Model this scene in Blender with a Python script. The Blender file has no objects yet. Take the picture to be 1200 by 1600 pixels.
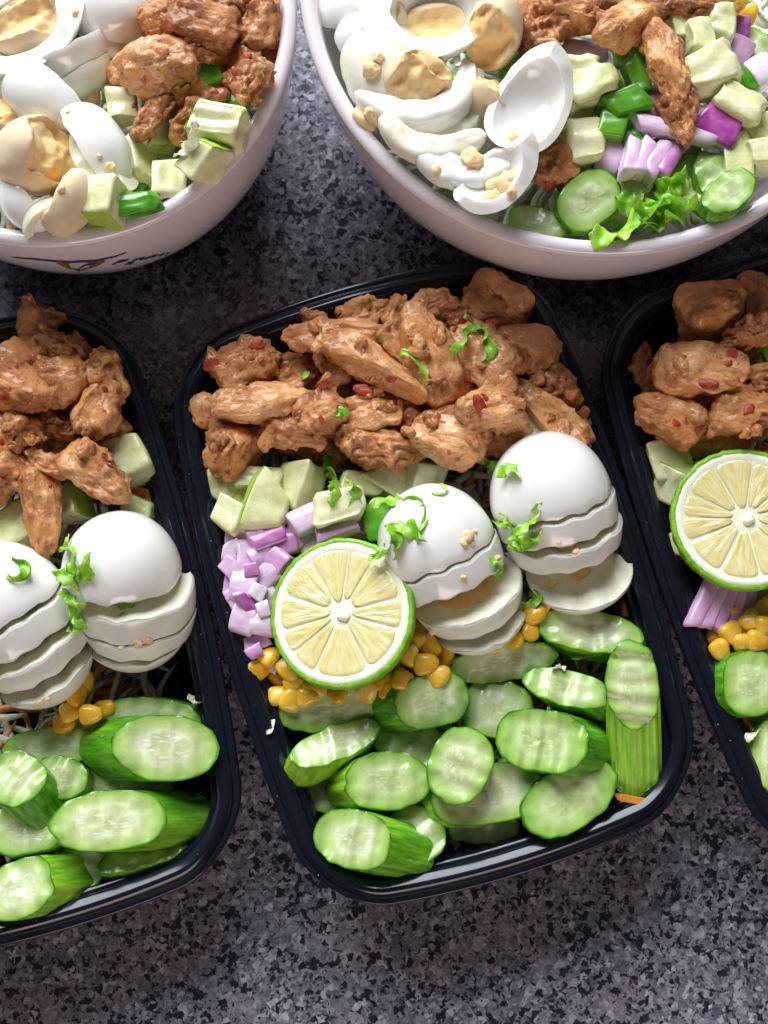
import bpy, bmesh, math, random
import numpy as np
from mathutils import Vector, Matrix

# ------------------------------------------------------------------ camera, world, lamps, exposure
SC = bpy.context.scene
COL = SC.collection
MM = 0.001
F_PX, TAU, DIST, RIMZ = 1931.0, math.radians(10), 471.0, 45.0      # photo is 1200 x 1600
CT, ST = math.cos(TAU), math.sin(TAU)
CAM = np.array([0.0, -DIST * ST, RIMZ + DIST * CT])

cd = bpy.data.cameras.new('camera')
cam = bpy.data.objects.new('camera', cd)
COL.objects.link(cam)
cam.location = CAM * MM
cam.rotation_euler = (TAU, 0, 0)
cd.sensor_fit = 'VERTICAL'
cd.sensor_height = 24.0
cd.lens = 12.0 / (800.0 / F_PX)
cd.clip_start = 0.01
cd.clip_end = 20
cd.dof.use_dof = True
cd.dof.focus_distance = (DIST - 14) * MM
cd.dof.aperture_fstop = 9.0
SC.camera = cam

w = bpy.data.worlds.new('World')
SC.world = w
w.use_nodes = True
w.node_tree.nodes['Background'].inputs[0].default_value = (0.88, 0.82, 0.88, 1)
w.node_tree.nodes['Background'].inputs[1].default_value = 0.06


def area(name, loc, target, sx, sy, power, col):
    l = bpy.data.lights.new(name, 'AREA')
    l.shape = 'RECTANGLE'
    l.size, l.size_y = sx, sy
    l.energy = power
    l.color = col
    o = bpy.data.objects.new(name, l)
    COL.objects.link(o)
    o.location = loc
    o.rotation_euler = (Vector(target) - Vector(loc)).to_track_quat('-Z', 'Y').to_euler()
    return o


area('window_light', (-0.55, 1.85, 1.35), (0, 0.0, 0.04), 1.9, 1.5, 122, (0.90, 0.95, 1.0))
area('fill_light', (0.2, -1.35, 0.66), (0.0, -0.05, 0.04), 1.0, 0.5, 9, (1.0, 0.83, 0.79))  # added warm fill from the camera side, lifts faces turned from the window

SC.render.engine = 'CYCLES'
SC.cycles.use_denoising = True
SC.cycles.max_bounces = 8
SC.cycles.caustics_reflective = False
SC.cycles.caustics_refractive = False
SC.view_settings.view_transform = 'Standard'
SC.view_settings.look = 'None'
SC.view_settings.exposure = 0.04
SC.view_settings.gamma = 1.0


# ------------------------------------------------------------------ helpers
def at(px, py, z):
    """the place at height z (mm) that lies on the photo's line of sight through a pixel"""
    x, y = (px - 600) / F_PX, (800 - py) / F_PX
    d = np.array([x, y * CT + ST, y * ST - CT])
    return CAM + d * ((z - CAM[2]) / d[2])


def project(p):
    v = np.asarray(p) - CAM
    y = v[..., 1] * CT + v[..., 2] * ST
    zz = v[..., 1] * ST - v[..., 2] * CT
    return 600 + F_PX * v[..., 0] / zz, 800 - F_PX * y / zz


def mmpx(px, py, z):
    p = at(px, py, z) - CAM
    return (p[1] * ST - p[2] * CT) / F_PX


def _hash(ix, iy, iz, seed):
    h = (ix * 374761393 + iy * 668265263 + iz * 2147483647 + seed * 974634521) & 0xFFFFFFFF
    h = ((h ^ (h >> 13)) * 1274126177) & 0xFFFFFFFF
    h = ((h ^ (h >> 15)) * 2246822519) & 0xFFFFFFFF
    return ((h ^ (h >> 16)) & 0xFFFFFF) / float(0xFFFFFF)


def vnoise(p, seed=0):
    """value noise in -1..1, p (n,3)"""
    i = np.floor(p).astype(np.int64)
    f = p - i
    u = f * f * f * (f * (f * 6 - 15) + 10)
    r = 0
    for dx in (0, 1):
        wx = u[:, 0] if dx else 1 - u[:, 0]
        for dy in (0, 1):
            wy = u[:, 1] if dy else 1 - u[:, 1]
            for dz in (0, 1):
                wz = u[:, 2] if dz else 1 - u[:, 2]
                r = r + wx * wy * wz * _hash(i[:, 0] + dx, i[:, 1] + dy, i[:, 2] + dz, seed)
    return r * 2 - 1


def fbm(p, seed=0, octv=3):
    r, a, t = 0, 1.0, 0
    for k in range(octv):
        r = r + a * vnoise(p * 2 ** k, seed + 17 * k)
        t += a
        a *= 0.5
    return r / t


def rot(yaw=0, tx=0, ty=0):
    return (Matrix.Rotation(math.radians(tx), 4, 'X') @ Matrix.Rotation(math.radians(ty), 4, 'Y')
            @ Matrix.Rotation(math.radians(yaw), 4, 'Z'))


def mesh(name, V, faces, uv=None, attr=None, smooth=True):
    """V in mm; faces an (n,k) array or a list of such arrays"""
    if not isinstance(faces, list):
        faces = [faces]
    faces = [np.asarray(f, dtype=np.int32) for f in faces if len(f)]
    V = np.asarray(V, dtype=np.float64) * MM
    me = bpy.data.meshes.new(name)
    me.vertices.add(len(V))
    me.vertices.foreach_set('co', V.astype(np.float32).ravel())
    loops = np.concatenate([f.ravel() for f in faces])
    tot = np.concatenate([np.full(len(f), f.shape[1], dtype=np.int32) for f in faces])
    start = np.concatenate([[0], np.cumsum(tot)[:-1]]).astype(np.int32)
    me.loops.add(len(loops))
    me.loops.foreach_set('vertex_index', loops)
    me.polygons.add(len(tot))
    me.polygons.foreach_set('loop_start', start)
    me.polygons.foreach_set('loop_total', tot)
    me.update(calc_edges=True)
    me.polygons.foreach_set('use_smooth', np.full(len(tot), smooth))
    if uv is not None:
        l = me.uv_layers.new(name='UVMap')
        l.data.foreach_set('uv', np.asarray(uv, dtype=np.float32)[loops].ravel())
    if attr:
        for k, a in attr.items():
            x = me.attributes.new(k, 'FLOAT', 'POINT')
            x.data.foreach_set('value', np.asarray(a, dtype=np.float32))
    me.validate()
    return me


def obj(name, me, mat, parent=None, M=None, loc=None):
    o = bpy.data.objects.new(name, me)
    COL.objects.link(o)
    if me is not None and mat is not None and not me.materials:
        me.materials.append(mat)
    if parent is not None:
        o.parent = parent
    if M is not None or loc is not None:
        m = (M.copy() if M is not None else Matrix.Identity(4))
        if loc is not None:
            m.translation = Vector([float(c) * MM for c in loc])
        o.matrix_local = m
    return o


def empty(name, loc, M=None):
    return obj(name, None, None, None, M if M is not None else Matrix.Identity(4), loc)


def tag(o, label, cat, group=None, kind=None):
    if label:
        o['label'] = label
    if cat:
        o['category'] = cat
    if group:
        o['group'] = group
    if kind:
        o['kind'] = kind
    return o


def sharpen(me, deg=38):
    me.set_sharp_from_angle(angle=math.radians(deg))
    return me


def grid_faces(nu, nv, closed_u=False, closed_v=False, off=0):
    """verts indexed i*nv+j"""
    iu = np.arange(nu if closed_u else nu - 1)
    jv = np.arange(nv if closed_v else nv - 1)
    I, J = np.meshgrid(iu, jv, indexing='ij')
    a = I * nv + J
    b = ((I + 1) % nu) * nv + J
    c = ((I + 1) % nu) * nv + (J + 1) % nv
    d = I * nv + (J + 1) % nv
    return np.stack([a, b, c, d], -1).reshape(-1, 4) + off


def normals(V, Fc):
    n = np.zeros_like(V)
    fn = np.cross(V[Fc[:, 1]] - V[Fc[:, 0]], V[Fc[:, 2]] - V[Fc[:, 0]])
    for k in range(Fc.shape[1]):
        np.add.at(n, Fc[:, k], fn)
    return n / (np.linalg.norm(n, axis=1, keepdims=True) + 1e-12)


_ICO = {}


def ico(sub):
    if sub not in _ICO:
        bm = bmesh.new()
        bmesh.ops.create_icosphere(bm, subdivisions=sub, radius=1.0)
        V = np.array([v.co[:] for v in bm.verts])
        Fc = np.array([[v.index for v in f.verts] for f in bm.faces])
        bm.free()
        _ICO[sub] = (V, Fc)
    return _ICO[sub]


_BOX = {}


def boxgrid(n):
    """cube surface -1..1 with n cells a side, shared verts; also the indices of the +x face as a grid"""
    if n not in _BOX:
        idx, V, Fc, face_x = {}, [], [], []

        def vid(p):
            k = tuple(int(round(c)) for c in p)
            if k not in idx:
                idx[k] = len(V)
                V.append([c * 2.0 / n - 1 for c in k])
            return idx[k]
        for ax in range(3):
            for s in (0, n):
                for i in range(n):
                    for j in range(n):
                        q = []
                        for (a, b) in ((i, j), (i + 1, j), (i + 1, j + 1), (i, j + 1)):
                            p = [0, 0, 0]
                            p[ax] = s
                            p[(ax + 1) % 3] = a
                            p[(ax + 2) % 3] = b
                            q.append(vid(p))
                        q = q if s else q[::-1]
                        Fc.append(q)
                        if ax == 0 and s == n:
                            face_x.append(q)
        _BOX[n] = (np.array(V), np.array(Fc), np.array(face_x))
    return _BOX[n]


def rbox(n, k=9.0):
    V, Fc, fx = boxgrid(n)
    r = (np.abs(V) ** k).sum(1) ** (1 / k)
    return V / r[:, None], Fc, fx


# ------------------------------------------------------------------ materials
class NT:
    def __init__(self, name):
        self.m = bpy.data.materials.new(name)
        self.m.use_nodes = True
        self.n = self.m.node_tree.nodes
        self.l = self.m.node_tree.links
        self.b = self.n['Principled BSDF']

    def add(self, t, **kw):
        x = self.n.new(t)
        for k, v in kw.items():
            setattr(x, k, v)
        return x

    def link(self, a, b):
        self.l.new(a, b)

    def set(self, **kw):
        for k, v in kw.items():
            self.b.inputs[k.replace('_', ' ')].default_value = v
        return self

    def coord(self, which='Object', scale=(1, 1, 1)):
        t = self.add('ShaderNodeTexCoord')
        mp = self.add('ShaderNodeMapping')
        mp.inputs['Scale'].default_value = scale
        self.link(t.outputs[which], mp.inputs['Vector'])
        if which == 'Object':                      # every piece has its own cut out of the pattern
            oi = self.add('ShaderNodeObjectInfo')
            mu = self.add('ShaderNodeMath', operation='MULTIPLY')
            mu.inputs[1].default_value = 37.0
            self.link(oi.outputs['Random'], mu.inputs[0])
            self.link(mu.outputs[0], mp.inputs['Location'])
        return mp.outputs[0]

    def noise(self, vec, scale, detail=3, rough=0.55, dist=0.0):
        t = self.add('ShaderNodeTexNoise')
        t.inputs['Scale'].default_value = scale
        t.inputs['Detail'].default_value = detail
        t.inputs['Roughness'].default_value = rough
        t.inputs['Distortion'].default_value = dist
        self.link(vec, t.inputs['Vector'])
        return t.outputs['Fac']

    def voro(self, vec, scale, feature='F1', rnd=1.0):
        t = self.add('ShaderNodeTexVoronoi', feature=feature)
        t.inputs['Scale'].default_value = scale
        t.inputs['Randomness'].default_value = rnd
        self.link(vec, t.inputs['Vector'])
        return t

    def ramp(self, fac, stops, interp='LINEAR'):
        r = self.add('ShaderNodeValToRGB')
        r.color_ramp.interpolation = interp
        e = r.color_ramp.elements
        while len(e) < len(stops):
            e.new(0.5)
        for el, (p, c) in zip(e, stops):
            el.position = p
            el.color = (c[0], c[1], c[2], 1) if not isinstance(c, (int, float)) else (c, c, c, 1)
        self.link(fac, r.inputs[0])
        return r.outputs[0]

    def mix(self, fac, a, b, blend='MIX'):
        x = self.add('ShaderNodeMix', data_type='RGBA', blend_type=blend)
        for sock, v in ((x.inputs[0], fac), (x.inputs[6], a), (x.inputs[7], b)):
            if isinstance(v, (int, float)):
                sock.default_value = v
            elif isinstance(v, tuple):
                sock.default_value = (*v, 1)
            else:
                self.link(v, sock)
        return x.outputs[2]

    def math(self, op, a, b=None):
        x = self.add('ShaderNodeMath', operation=op)
        for i, v in enumerate((a, b)):
            if v is None:
                continue
            if isinstance(v, (int, float)):
                x.inputs[i].default_value = v
            else:
                self.link(v, x.inputs[i])
        return x.outputs[0]

    def attr(self, name):
        a = self.add('ShaderNodeAttribute')
        a.attribute_name = name
        return a.outputs['Fac']

    def rand(self):
        return self.add('ShaderNodeObjectInfo').outputs['Random']

    def color(self, c):
        self.link(c, self.b.inputs['Base Color'])

    def rough(self, c):
        self.link(c, self.b.inputs['Roughness'])

    def bump(self, h, strength=0.4, dist=0.0005):
        b = self.add('ShaderNodeBump')
        b.inputs['Strength'].default_value = strength
        b.inputs['Distance'].default_value = dist
        self.link(h, b.inputs['Height'])
        self.link(b.outputs[0], self.b.inputs['Normal'])

    def sss(self, wgt, radius_mm, scale=1.0):
        self.b.subsurface_method = 'BURLEY'
        self.b.inputs['Subsurface Weight'].default_value = wgt
        self.b.inputs['Subsurface Radius'].default_value = tuple(r * MM for r in radius_mm)
        self.b.inputs['Subsurface Scale'].default_value = scale
        return self


def m_granite():
    t = NT('granite')
    tc = t.add('ShaderNodeTexCoord').outputs['Object']
    nz = t.add('ShaderNodeTexNoise')
    nz.inputs['Scale'].default_value = 330
    nz.inputs['Detail'].default_value = 3
    t.link(tc, nz.inputs['Vector'])
    sub = t.add('ShaderNodeVectorMath', operation='SUBTRACT')
    t.link(nz.outputs['Color'], sub.inputs[0])
    sub.inputs[1].default_value = (0.5, 0.5, 0.5)
    sc = t.add('ShaderNodeVectorMath', operation='SCALE')
    t.link(sub.outputs[0], sc.inputs[0])
    sc.inputs['Scale'].default_value = 0.0042
    ad = t.add('ShaderNodeVectorMath', operation='ADD')
    t.link(tc, ad.inputs[0])
    t.link(sc.outputs[0], ad.inputs[1])
    w = ad.outputs[0]

    def cells(scale):
        v = t.voro(w, scale)
        x = t.add('ShaderNodeSeparateColor')
        t.link(v.outputs['Color'], x.inputs[0])
        return x.outputs
    c1, c2, c3 = cells(430), cells(800), cells(1400)
    gr = [(0.0, (0.046, 0.045, 0.072)), (0.3, (0.098, 0.092, 0.126)), (0.6, (0.175, 0.160, 0.205)), (0.82, (0.29, 0.27, 0.325)), (1.0, (0.60, 0.57, 0.64))]
    base = t.mix(0.36, t.ramp(c1[1], gr), t.ramp(c2[1], gr))
    base = t.mix(0.22, base, t.ramp(c3[1], gr))
    pink = t.noise(tc, 34, 3)
    base = t.mix(t.ramp(pink, [(0.48, 0.0), (0.72, 0.34)]), base, (0.28, 0.215, 0.215))
    blue = t.noise(tc, 80, 3)
    base = t.mix(t.ramp(blue, [(0.52, 0.0), (0.68, 0.45)]), base, (0.13, 0.13, 0.18))
    clus = t.math('MULTIPLY', t.math('SUBTRACT', t.noise(tc, 95, 3, 0.6), 0.5), 1.05)
    d1 = t.ramp(t.math('ADD', c1[0], t.math('MULTIPLY', clus, -1.0)), [(0.16, 1.0), (0.19, 0.0)])
    d2 = t.ramp(t.math('ADD', c2[0], t.math('MULTIPLY', clus, -0.8)), [(0.11, 1.0), (0.15, 0.0)])
    dark = t.math('MAXIMUM', d1, t.math('MULTIPLY', d2, 0.9))
    base = t.mix(dark, base, t.mix(c3[2], (0.010, 0.010, 0.018), (0.030, 0.028, 0.045)))
    t.color(base)
    t.rough(t.ramp(t.noise(tc, 300, 2), [(0.3, 0.14), (0.7, 0.26)]))
    t.set(Specular_IOR_Level=0.45)
    return t.m


def m_plastic():
    t = NT('black_plastic')
    v = t.coord()
    sp = t.noise(v, 900, 1)
    msk = t.math('MULTIPLY', t.ramp(sp, [(0.775, 0.0), (0.80, 1.0)]), t.ramp(t.noise(v, 30, 2), [(0.45, 0.0), (0.6, 1.0)]))
    t.color(t.mix(msk, (0.007, 0.008, 0.016), (0.45, 0.42, 0.38)))
    t.rough(t.ramp(t.noise(v, 60, 4), [(0.3, 0.12), (0.7, 0.22)]))
    t.bump(t.noise(v, 260, 3), 0.06, 0.0003)
    t.set(Specular_IOR_Level=0.4)
    return t.m


def m_ceramic():
    t = NT('white_ceramic')
    v = t.coord()
    t.color(t.ramp(t.noise(v, 20, 2), [(0.3, (0.74, 0.665, 0.70)), (0.7, (0.78, 0.71, 0.745))]))
    t.set(Roughness=0.13, Coat_Weight=0.4, Coat_Roughness=0.06)
    t.bump(t.noise(v, 60, 2), 0.03, 0.0005)
    return t.m


def m_chicken():
    t = NT('chicken')
    v = t.coord()
    tcs = t.coord('Object', (0.35, 1.2, 1.2))
    n1 = t.noise(v, 85, 6, 0.68, 0.7)
    base = t.ramp(n1, [(0.26, (0.26, 0.062, 0.014)), (0.40, (0.50, 0.160, 0.040)), (0.54, (0.68, 0.28, 0.090)), (0.72, (0.85, 0.49, 0.22))])
    lite = t.attr('smooth')
    fib = t.noise(tcs, 300, 4, 0.6)
    pale = t.ramp(fib, [(0.3, (0.60, 0.23, 0.065)), (0.5, (0.75, 0.37, 0.14)), (0.72, (0.88, 0.56, 0.27))])
    gold = t.ramp(t.noise(v, 55, 2), [(0.45, 0.0), (0.62, 0.75)])
    pale = t.mix(gold, pale, t.mix(fib, (0.56, 0.19, 0.035), (0.80, 0.38, 0.10)))
    base = t.mix(t.math('MULTIPLY', lite, 0.8), base, pale)
    spice = t.noise(v, 700, 3, 0.7)
    base = t.mix(t.ramp(spice, [(0.58, 0.0), (0.68, 0.6)]), base, (0.24, 0.065, 0.016))
    lsp = t.noise(v, 480, 3, 0.7)
    base = t.mix(t.ramp(lsp, [(0.60, 0.0), (0.70, 0.6)]), base, (0.80, 0.52, 0.29))
    red = t.math('MULTIPLY', t.ramp(t.noise(v, 260, 2), [(0.635, 0.0), (0.68, 1.0)]), t.ramp(t.noise(v, 40, 1), [(0.45, 0.0), (0.58, 0.9)]))
    base = t.mix(red, base, (0.42, 0.045, 0.012))
    hue = t.ramp(t.rand(), [(0.0, (0.86, 0.78, 0.70)), (0.4, (1.04, 1.02, 1.0)), (0.7, (1.10, 1.10, 1.10)), (1.0, (1.12, 1.18, 1.3))])
    base = t.mix(1.0, base, hue, 'MULTIPLY')
    t.color(base)
    g = t.math('MULTIPLY', t.noise(v, 800, 5, 0.75), t.math('SUBTRACT', 1.25, lite))
    g2 = t.math('ADD', g, t.math('MULTIPLY', t.noise(tcs, 480, 4, 0.65), 0.8))
    t.bump(g2, 0.9, 0.0016)
    t.rough(t.ramp(t.noise(v, 210, 4, 0.65), [(0.38, 0.24), (0.60, 0.55)]))
    t.set(Specular_IOR_Level=0.55, Coat_Weight=0.4, Coat_Roughness=0.12)
    t.sss(0.05, (1.6, 0.7, 0.4))
    return t.m


def m_eggwhite():
    t = NT('egg_white')
    v = t.coord()
    n = t.noise(v, 40, 3)
    t.color(t.ramp(n, [(0.3, (0.83, 0.815, 0.765)), (0.7, (0.88, 0.87, 0.835))]))
    t.rough(t.ramp(t.noise(v, 120, 3), [(0.35, 0.13), (0.7, 0.24)]))
    t.bump(t.noise(v, 120, 3), 0.07, 0.0006)
    t.set(Specular_IOR_Level=0.6, Coat_Weight=0.25, Coat_Roughness=0.08)
    t.sss(0.35, (3.0, 2.5, 1.8))
    return t.m


def m_eggwhite_cut():
    t = NT('egg_white_cut')
    v = t.coord()
    n = t.noise(v, 60, 4)
    t.color(t.ramp(n, [(0.3, (0.79, 0.76, 0.58)), (0.7, (0.86, 0.84, 0.71))]))
    t.rough(t.ramp(t.noise(v, 120, 3), [(0.35, 0.24), (0.7, 0.42)]))
    t.bump(t.noise(v, 260, 4), 0.15, 0.0006)
    t.sss(0.35, (3.0, 2.5, 1.8))
    return t.m


def m_yolk():
    t = NT('egg_yolk')
    v = t.coord()
    n = t.noise(v, 130, 5, 0.65)
    cut = t.attr('cut')
    ins = t.ramp(n, [(0.28, (0.80, 0.50, 0.19)), (0.5, (0.86, 0.60, 0.28)), (0.72, (0.89, 0.68, 0.38))])
    out = t.ramp(n, [(0.3, (0.72, 0.55, 0.34)), (0.7, (0.80, 0.65, 0.45))])
    t.color(t.mix(cut, out, ins))
    t.bump(t.math('ADD', n, t.math('MULTIPLY', t.noise(v, 700, 4, 0.7), 0.4)), 0.2, 0.0007)
    t.set(Roughness=0.68, Specular_IOR_Level=0.3)
    t.sss(0.15, (2, 1.2, .5))
    return t.m


def uv_radius(t):
    tc = t.add('ShaderNodeTexCoord').outputs['UV']
    s = t.add('ShaderNodeVectorMath', operation='MULTIPLY_ADD')
    t.link(tc, s.inputs[0])
    s.inputs[1].default_value = (2, 2, 0)
    s.inputs[2].default_value = (-1, -1, 0)
    ln = t.add('ShaderNodeVectorMath', operation='LENGTH')
    t.link(s.outputs[0], ln.inputs[0])
    return s.outputs[0], ln.outputs['Value']


def m_cuc_flesh():
    t = NT('cucumber_flesh')
    uv, r = uv_radius(t)
    v = t.coord()
    wob = t.math('MULTIPLY', t.math('MULTIPLY', t.math('SUBTRACT', t.noise(v, 150, 3), 0.5), 0.45), t.ramp(r, [(0.6, 1.0), (0.92, 0.12)]))
    rr = t.math('ADD', r, wob)
    base = t.ramp(rr, [(0.0, (0.48, 0.54, 0.26)), (0.34, (0.52, 0.59, 0.29)), (0.50, (0.62, 0.69, 0.40)), (0.60, (0.50, 0.61, 0.26)),
                       (0.80, (0.40, 0.55, 0.17)), (0.935, (0.28, 0.47, 0.09)), (0.985, (0.07, 0.25, 0.010))])
    # seeds: small pale lens shapes in the core
    sv = t.add('ShaderNodeMapping')
    sv.inputs['Scale'].default_value = (3.6, 6.5, 1)
    t.link(uv, sv.inputs['Vector'])
    oi = t.math('MULTIPLY', t.rand(), 19.0)
    t.link(oi, sv.inputs['Location'])
    vo = t.voro(sv.outputs[0], 1.0, 'F1', 0.8)
    seed = t.ramp(vo.outputs['Distance'], [(0.26, 1.0), (0.36, 0.0)])
    ring = t.ramp(r, [(0.08, 0.0), (0.18, 1.0), (0.44, 1.0), (0.55, 0.0)])
    base = t.mix(t.math('MULTIPLY', t.math('MULTIPLY', seed, ring), 0.55), base, (0.78, 0.80, 0.60))
    wet = t.noise(v, 300, 3)
    base = t.mix(t.math('MULTIPLY', t.ramp(wet, [(0.5, 0.0), (0.7, 0.5)]), ring), base, (0.74, 0.76, 0.54))
    sm = t.add('ShaderNodeMapping')
    sm.inputs['Scale'].default_value = (5.0, 0.7, 1)
    t.link(uv, sm.inputs['Vector'])
    t.link(oi, sm.inputs['Location'])
    streak = t.noise(sm.outputs[0], 1.0, 4, 0.6)
    base = t.mix(t.math('MULTIPLY', t.ramp(streak, [(0.50, 0.0), (0.68, 0.5)]), t.ramp(r, [(0.55, 1.0), (0.85, 0.0)])), base, (0.80, 0.82, 0.62))
    hue = t.ramp(t.rand(), [(0.0, (0.82, 0.92, 0.70)), (0.5, (1, 1, 1)), (1.0, (1.06, 1.02, 1.10))])
    base = t.mix(1.0, base, hue, 'MULTIPLY')
    t.color(base)
    t.bump(t.math('ADD', t.noise(v, 280, 4), t.math('MULTIPLY', t.math('MULTIPLY', seed, ring), 0.5)), 0.22, 0.0008)
    t.rough(t.ramp(t.noise(v, 200, 2), [(0.35, 0.14), (0.65, 0.36)]))
    t.sss(0.06, (1.0, 1.4, 0.5))
    return t.m


def m_cuc_skin():
    t = NT('cucumber_skin')
    tc = t.add('ShaderNodeTexCoord').outputs['UV']
    mp = t.add('ShaderNodeMapping')
    mp.inputs['Scale'].default_value = (34, 1.6, 1)
    t.link(tc, mp.inputs['Vector'])
    t.link(t.math('MULTIPLY', t.rand(), 31.0), mp.inputs['Location'])
    st = t.noise(mp.outputs[0], 1.0, 3, 0.6)
    v = t.coord()
    n = t.noise(v, 70, 3)
    dk = t.ramp(st, [(0.30, (0.035, 0.17, 0.006)), (0.52, (0.095, 0.34, 0.012)), (0.74, (0.24, 0.52, 0.04))])
    lt = t.ramp(st, [(0.30, (0.13, 0.36, 0.012)), (0.52, (0.27, 0.53, 0.028)), (0.74, (0.46, 0.68, 0.10))])
    f = t.math('ADD', t.math('MULTIPLY', t.math('SUBTRACT', n, 0.5), 1.2), t.rand())
    base = t.mix(t.ramp(f, [(0.42, 0.0), (1.10, 1.0)]), dk, lt)
    # a thin paler line where the skin meets the cut
    base = t.mix(t.ramp(t.noise(v, 420, 2), [(0.68, 0.0), (0.74, 0.5)]), base, (0.42, 0.58, 0.18))
    t.color(base)
    t.bump(t.math('ADD', st, t.math('MULTIPLY', t.noise(v, 350, 3), 0.4)), 0.18, 0.0008)
    t.set(Roughness=0.30, Specular_IOR_Level=0.5)
    t.sss(0.12, (0.8, 1.6, 0.4))
    return t.m


def simple(name, stops, nscale=60, rough=(0.3, 0.5), bump=0.15, bscale=250, sss=None, spec=0.45, rnd=None):
    t = NT(name)
    v = t.coord()
    c = t.ramp(t.noise(v, nscale, 4, 0.6), stops)
    if rnd:
        c = t.mix(1.0, c, t.ramp(t.rand(), [(0, rnd[0]), (1, rnd[1])]), 'MULTIPLY')
    t.color(c)
    t.rough(t.ramp(t.noise(v, nscale * 2, 3), [(0.35, rough[0]), (0.65, rough[1])]))
    t.bump(t.noise(v, bscale, 4), bump, 0.0007)
    t.set(Specular_IOR_Level=spec)
    if sss:
        t.sss(*sss)
    return t.m


def m_onion():
    t = NT('red_onion')
    v = t.coord()
    f = t.attr('purple')
    lay = t.noise(t.coord('Object', (0.4, 1, 1)), 330, 2)
    pale = t.ramp(lay, [(0.3, (0.66, 0.47, 0.63)), (0.5, (0.77, 0.64, 0.75)), (0.7, (0.86, 0.79, 0.85))])
    rn = t.ramp(t.rand(), [(0.0, (0.92, 0.74, 0.90)), (0.6, (1, 1, 1)), (1.0, (1.05, 1.06, 1.04))])
    pale = t.mix(1.0, pale, rn, 'MULTIPLY')
    t.color(t.mix(f, pale, t.ramp(t.noise(v, 220, 2), [(0.3, (0.30, 0.035, 0.24)), (0.7, (0.50, 0.12, 0.42))])))
    t.set(Roughness=0.24, Specular_IOR_Level=0.5)
    t.bump(lay, 0.15, 0.0006)
    t.sss(0.15, (1.4, 1.0, 1.4))
    return t.m


def m_leaf():
    t = NT('shredded_lettuce')
    v = t.coord()
    n = t.noise(v, 160, 4)
    c = t.ramp(n, [(0.3, (0.12, 0.36, 0.012)), (0.5, (0.27, 0.54, 0.035)), (0.72, (0.56, 0.72, 0.22))])
    rnd = t.ramp(t.rand(), [(0, (0.75, 0.85, 0.7)), (1, (1.1, 1.05, 1.2))])
    t.color(t.mix(1.0, c, rnd, 'MULTIPLY'))
    t.set(Roughness=0.32, Specular_IOR_Level=0.5)
    t.bump(t.noise(v, 500, 3), 0.25, 0.0006)
    t.sss(0.3, (1.0, 2.0, 0.4))
    return t.m


def m_lime_pulp():
    t = NT('lime_pulp')
    tc = t.add('ShaderNodeTexCoord').outputs['UV']      # u: across the segment, v: from core to rind
    mp = t.add('ShaderNodeMapping')
    mp.inputs['Scale'].default_value = (9, 2.2, 1)
    t.link(tc, mp.inputs['Vector'])
    t.link(t.math('MULTIPLY', t.rand(), 23.0), mp.inputs['Location'])
    ves = t.noise(mp.outputs[0], 1.0, 3, 0.6, 0.6)
    v = t.coord()
    c = t.ramp(ves, [(0.28, (0.66, 0.56, 0.20)), (0.5, (0.75, 0.66, 0.30)), (0.72, (0.83, 0.77, 0.48))])
    t.color(c)
    t.bump(ves, 0.38, 0.0014)
    t.set(Roughness=0.14, Specular_IOR_Level=0.6, Coat_Weight=0.3, Coat_Roughness=0.05)
    t.sss(0.4, (2.5, 2.2, 1.0))
    return t.m


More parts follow.
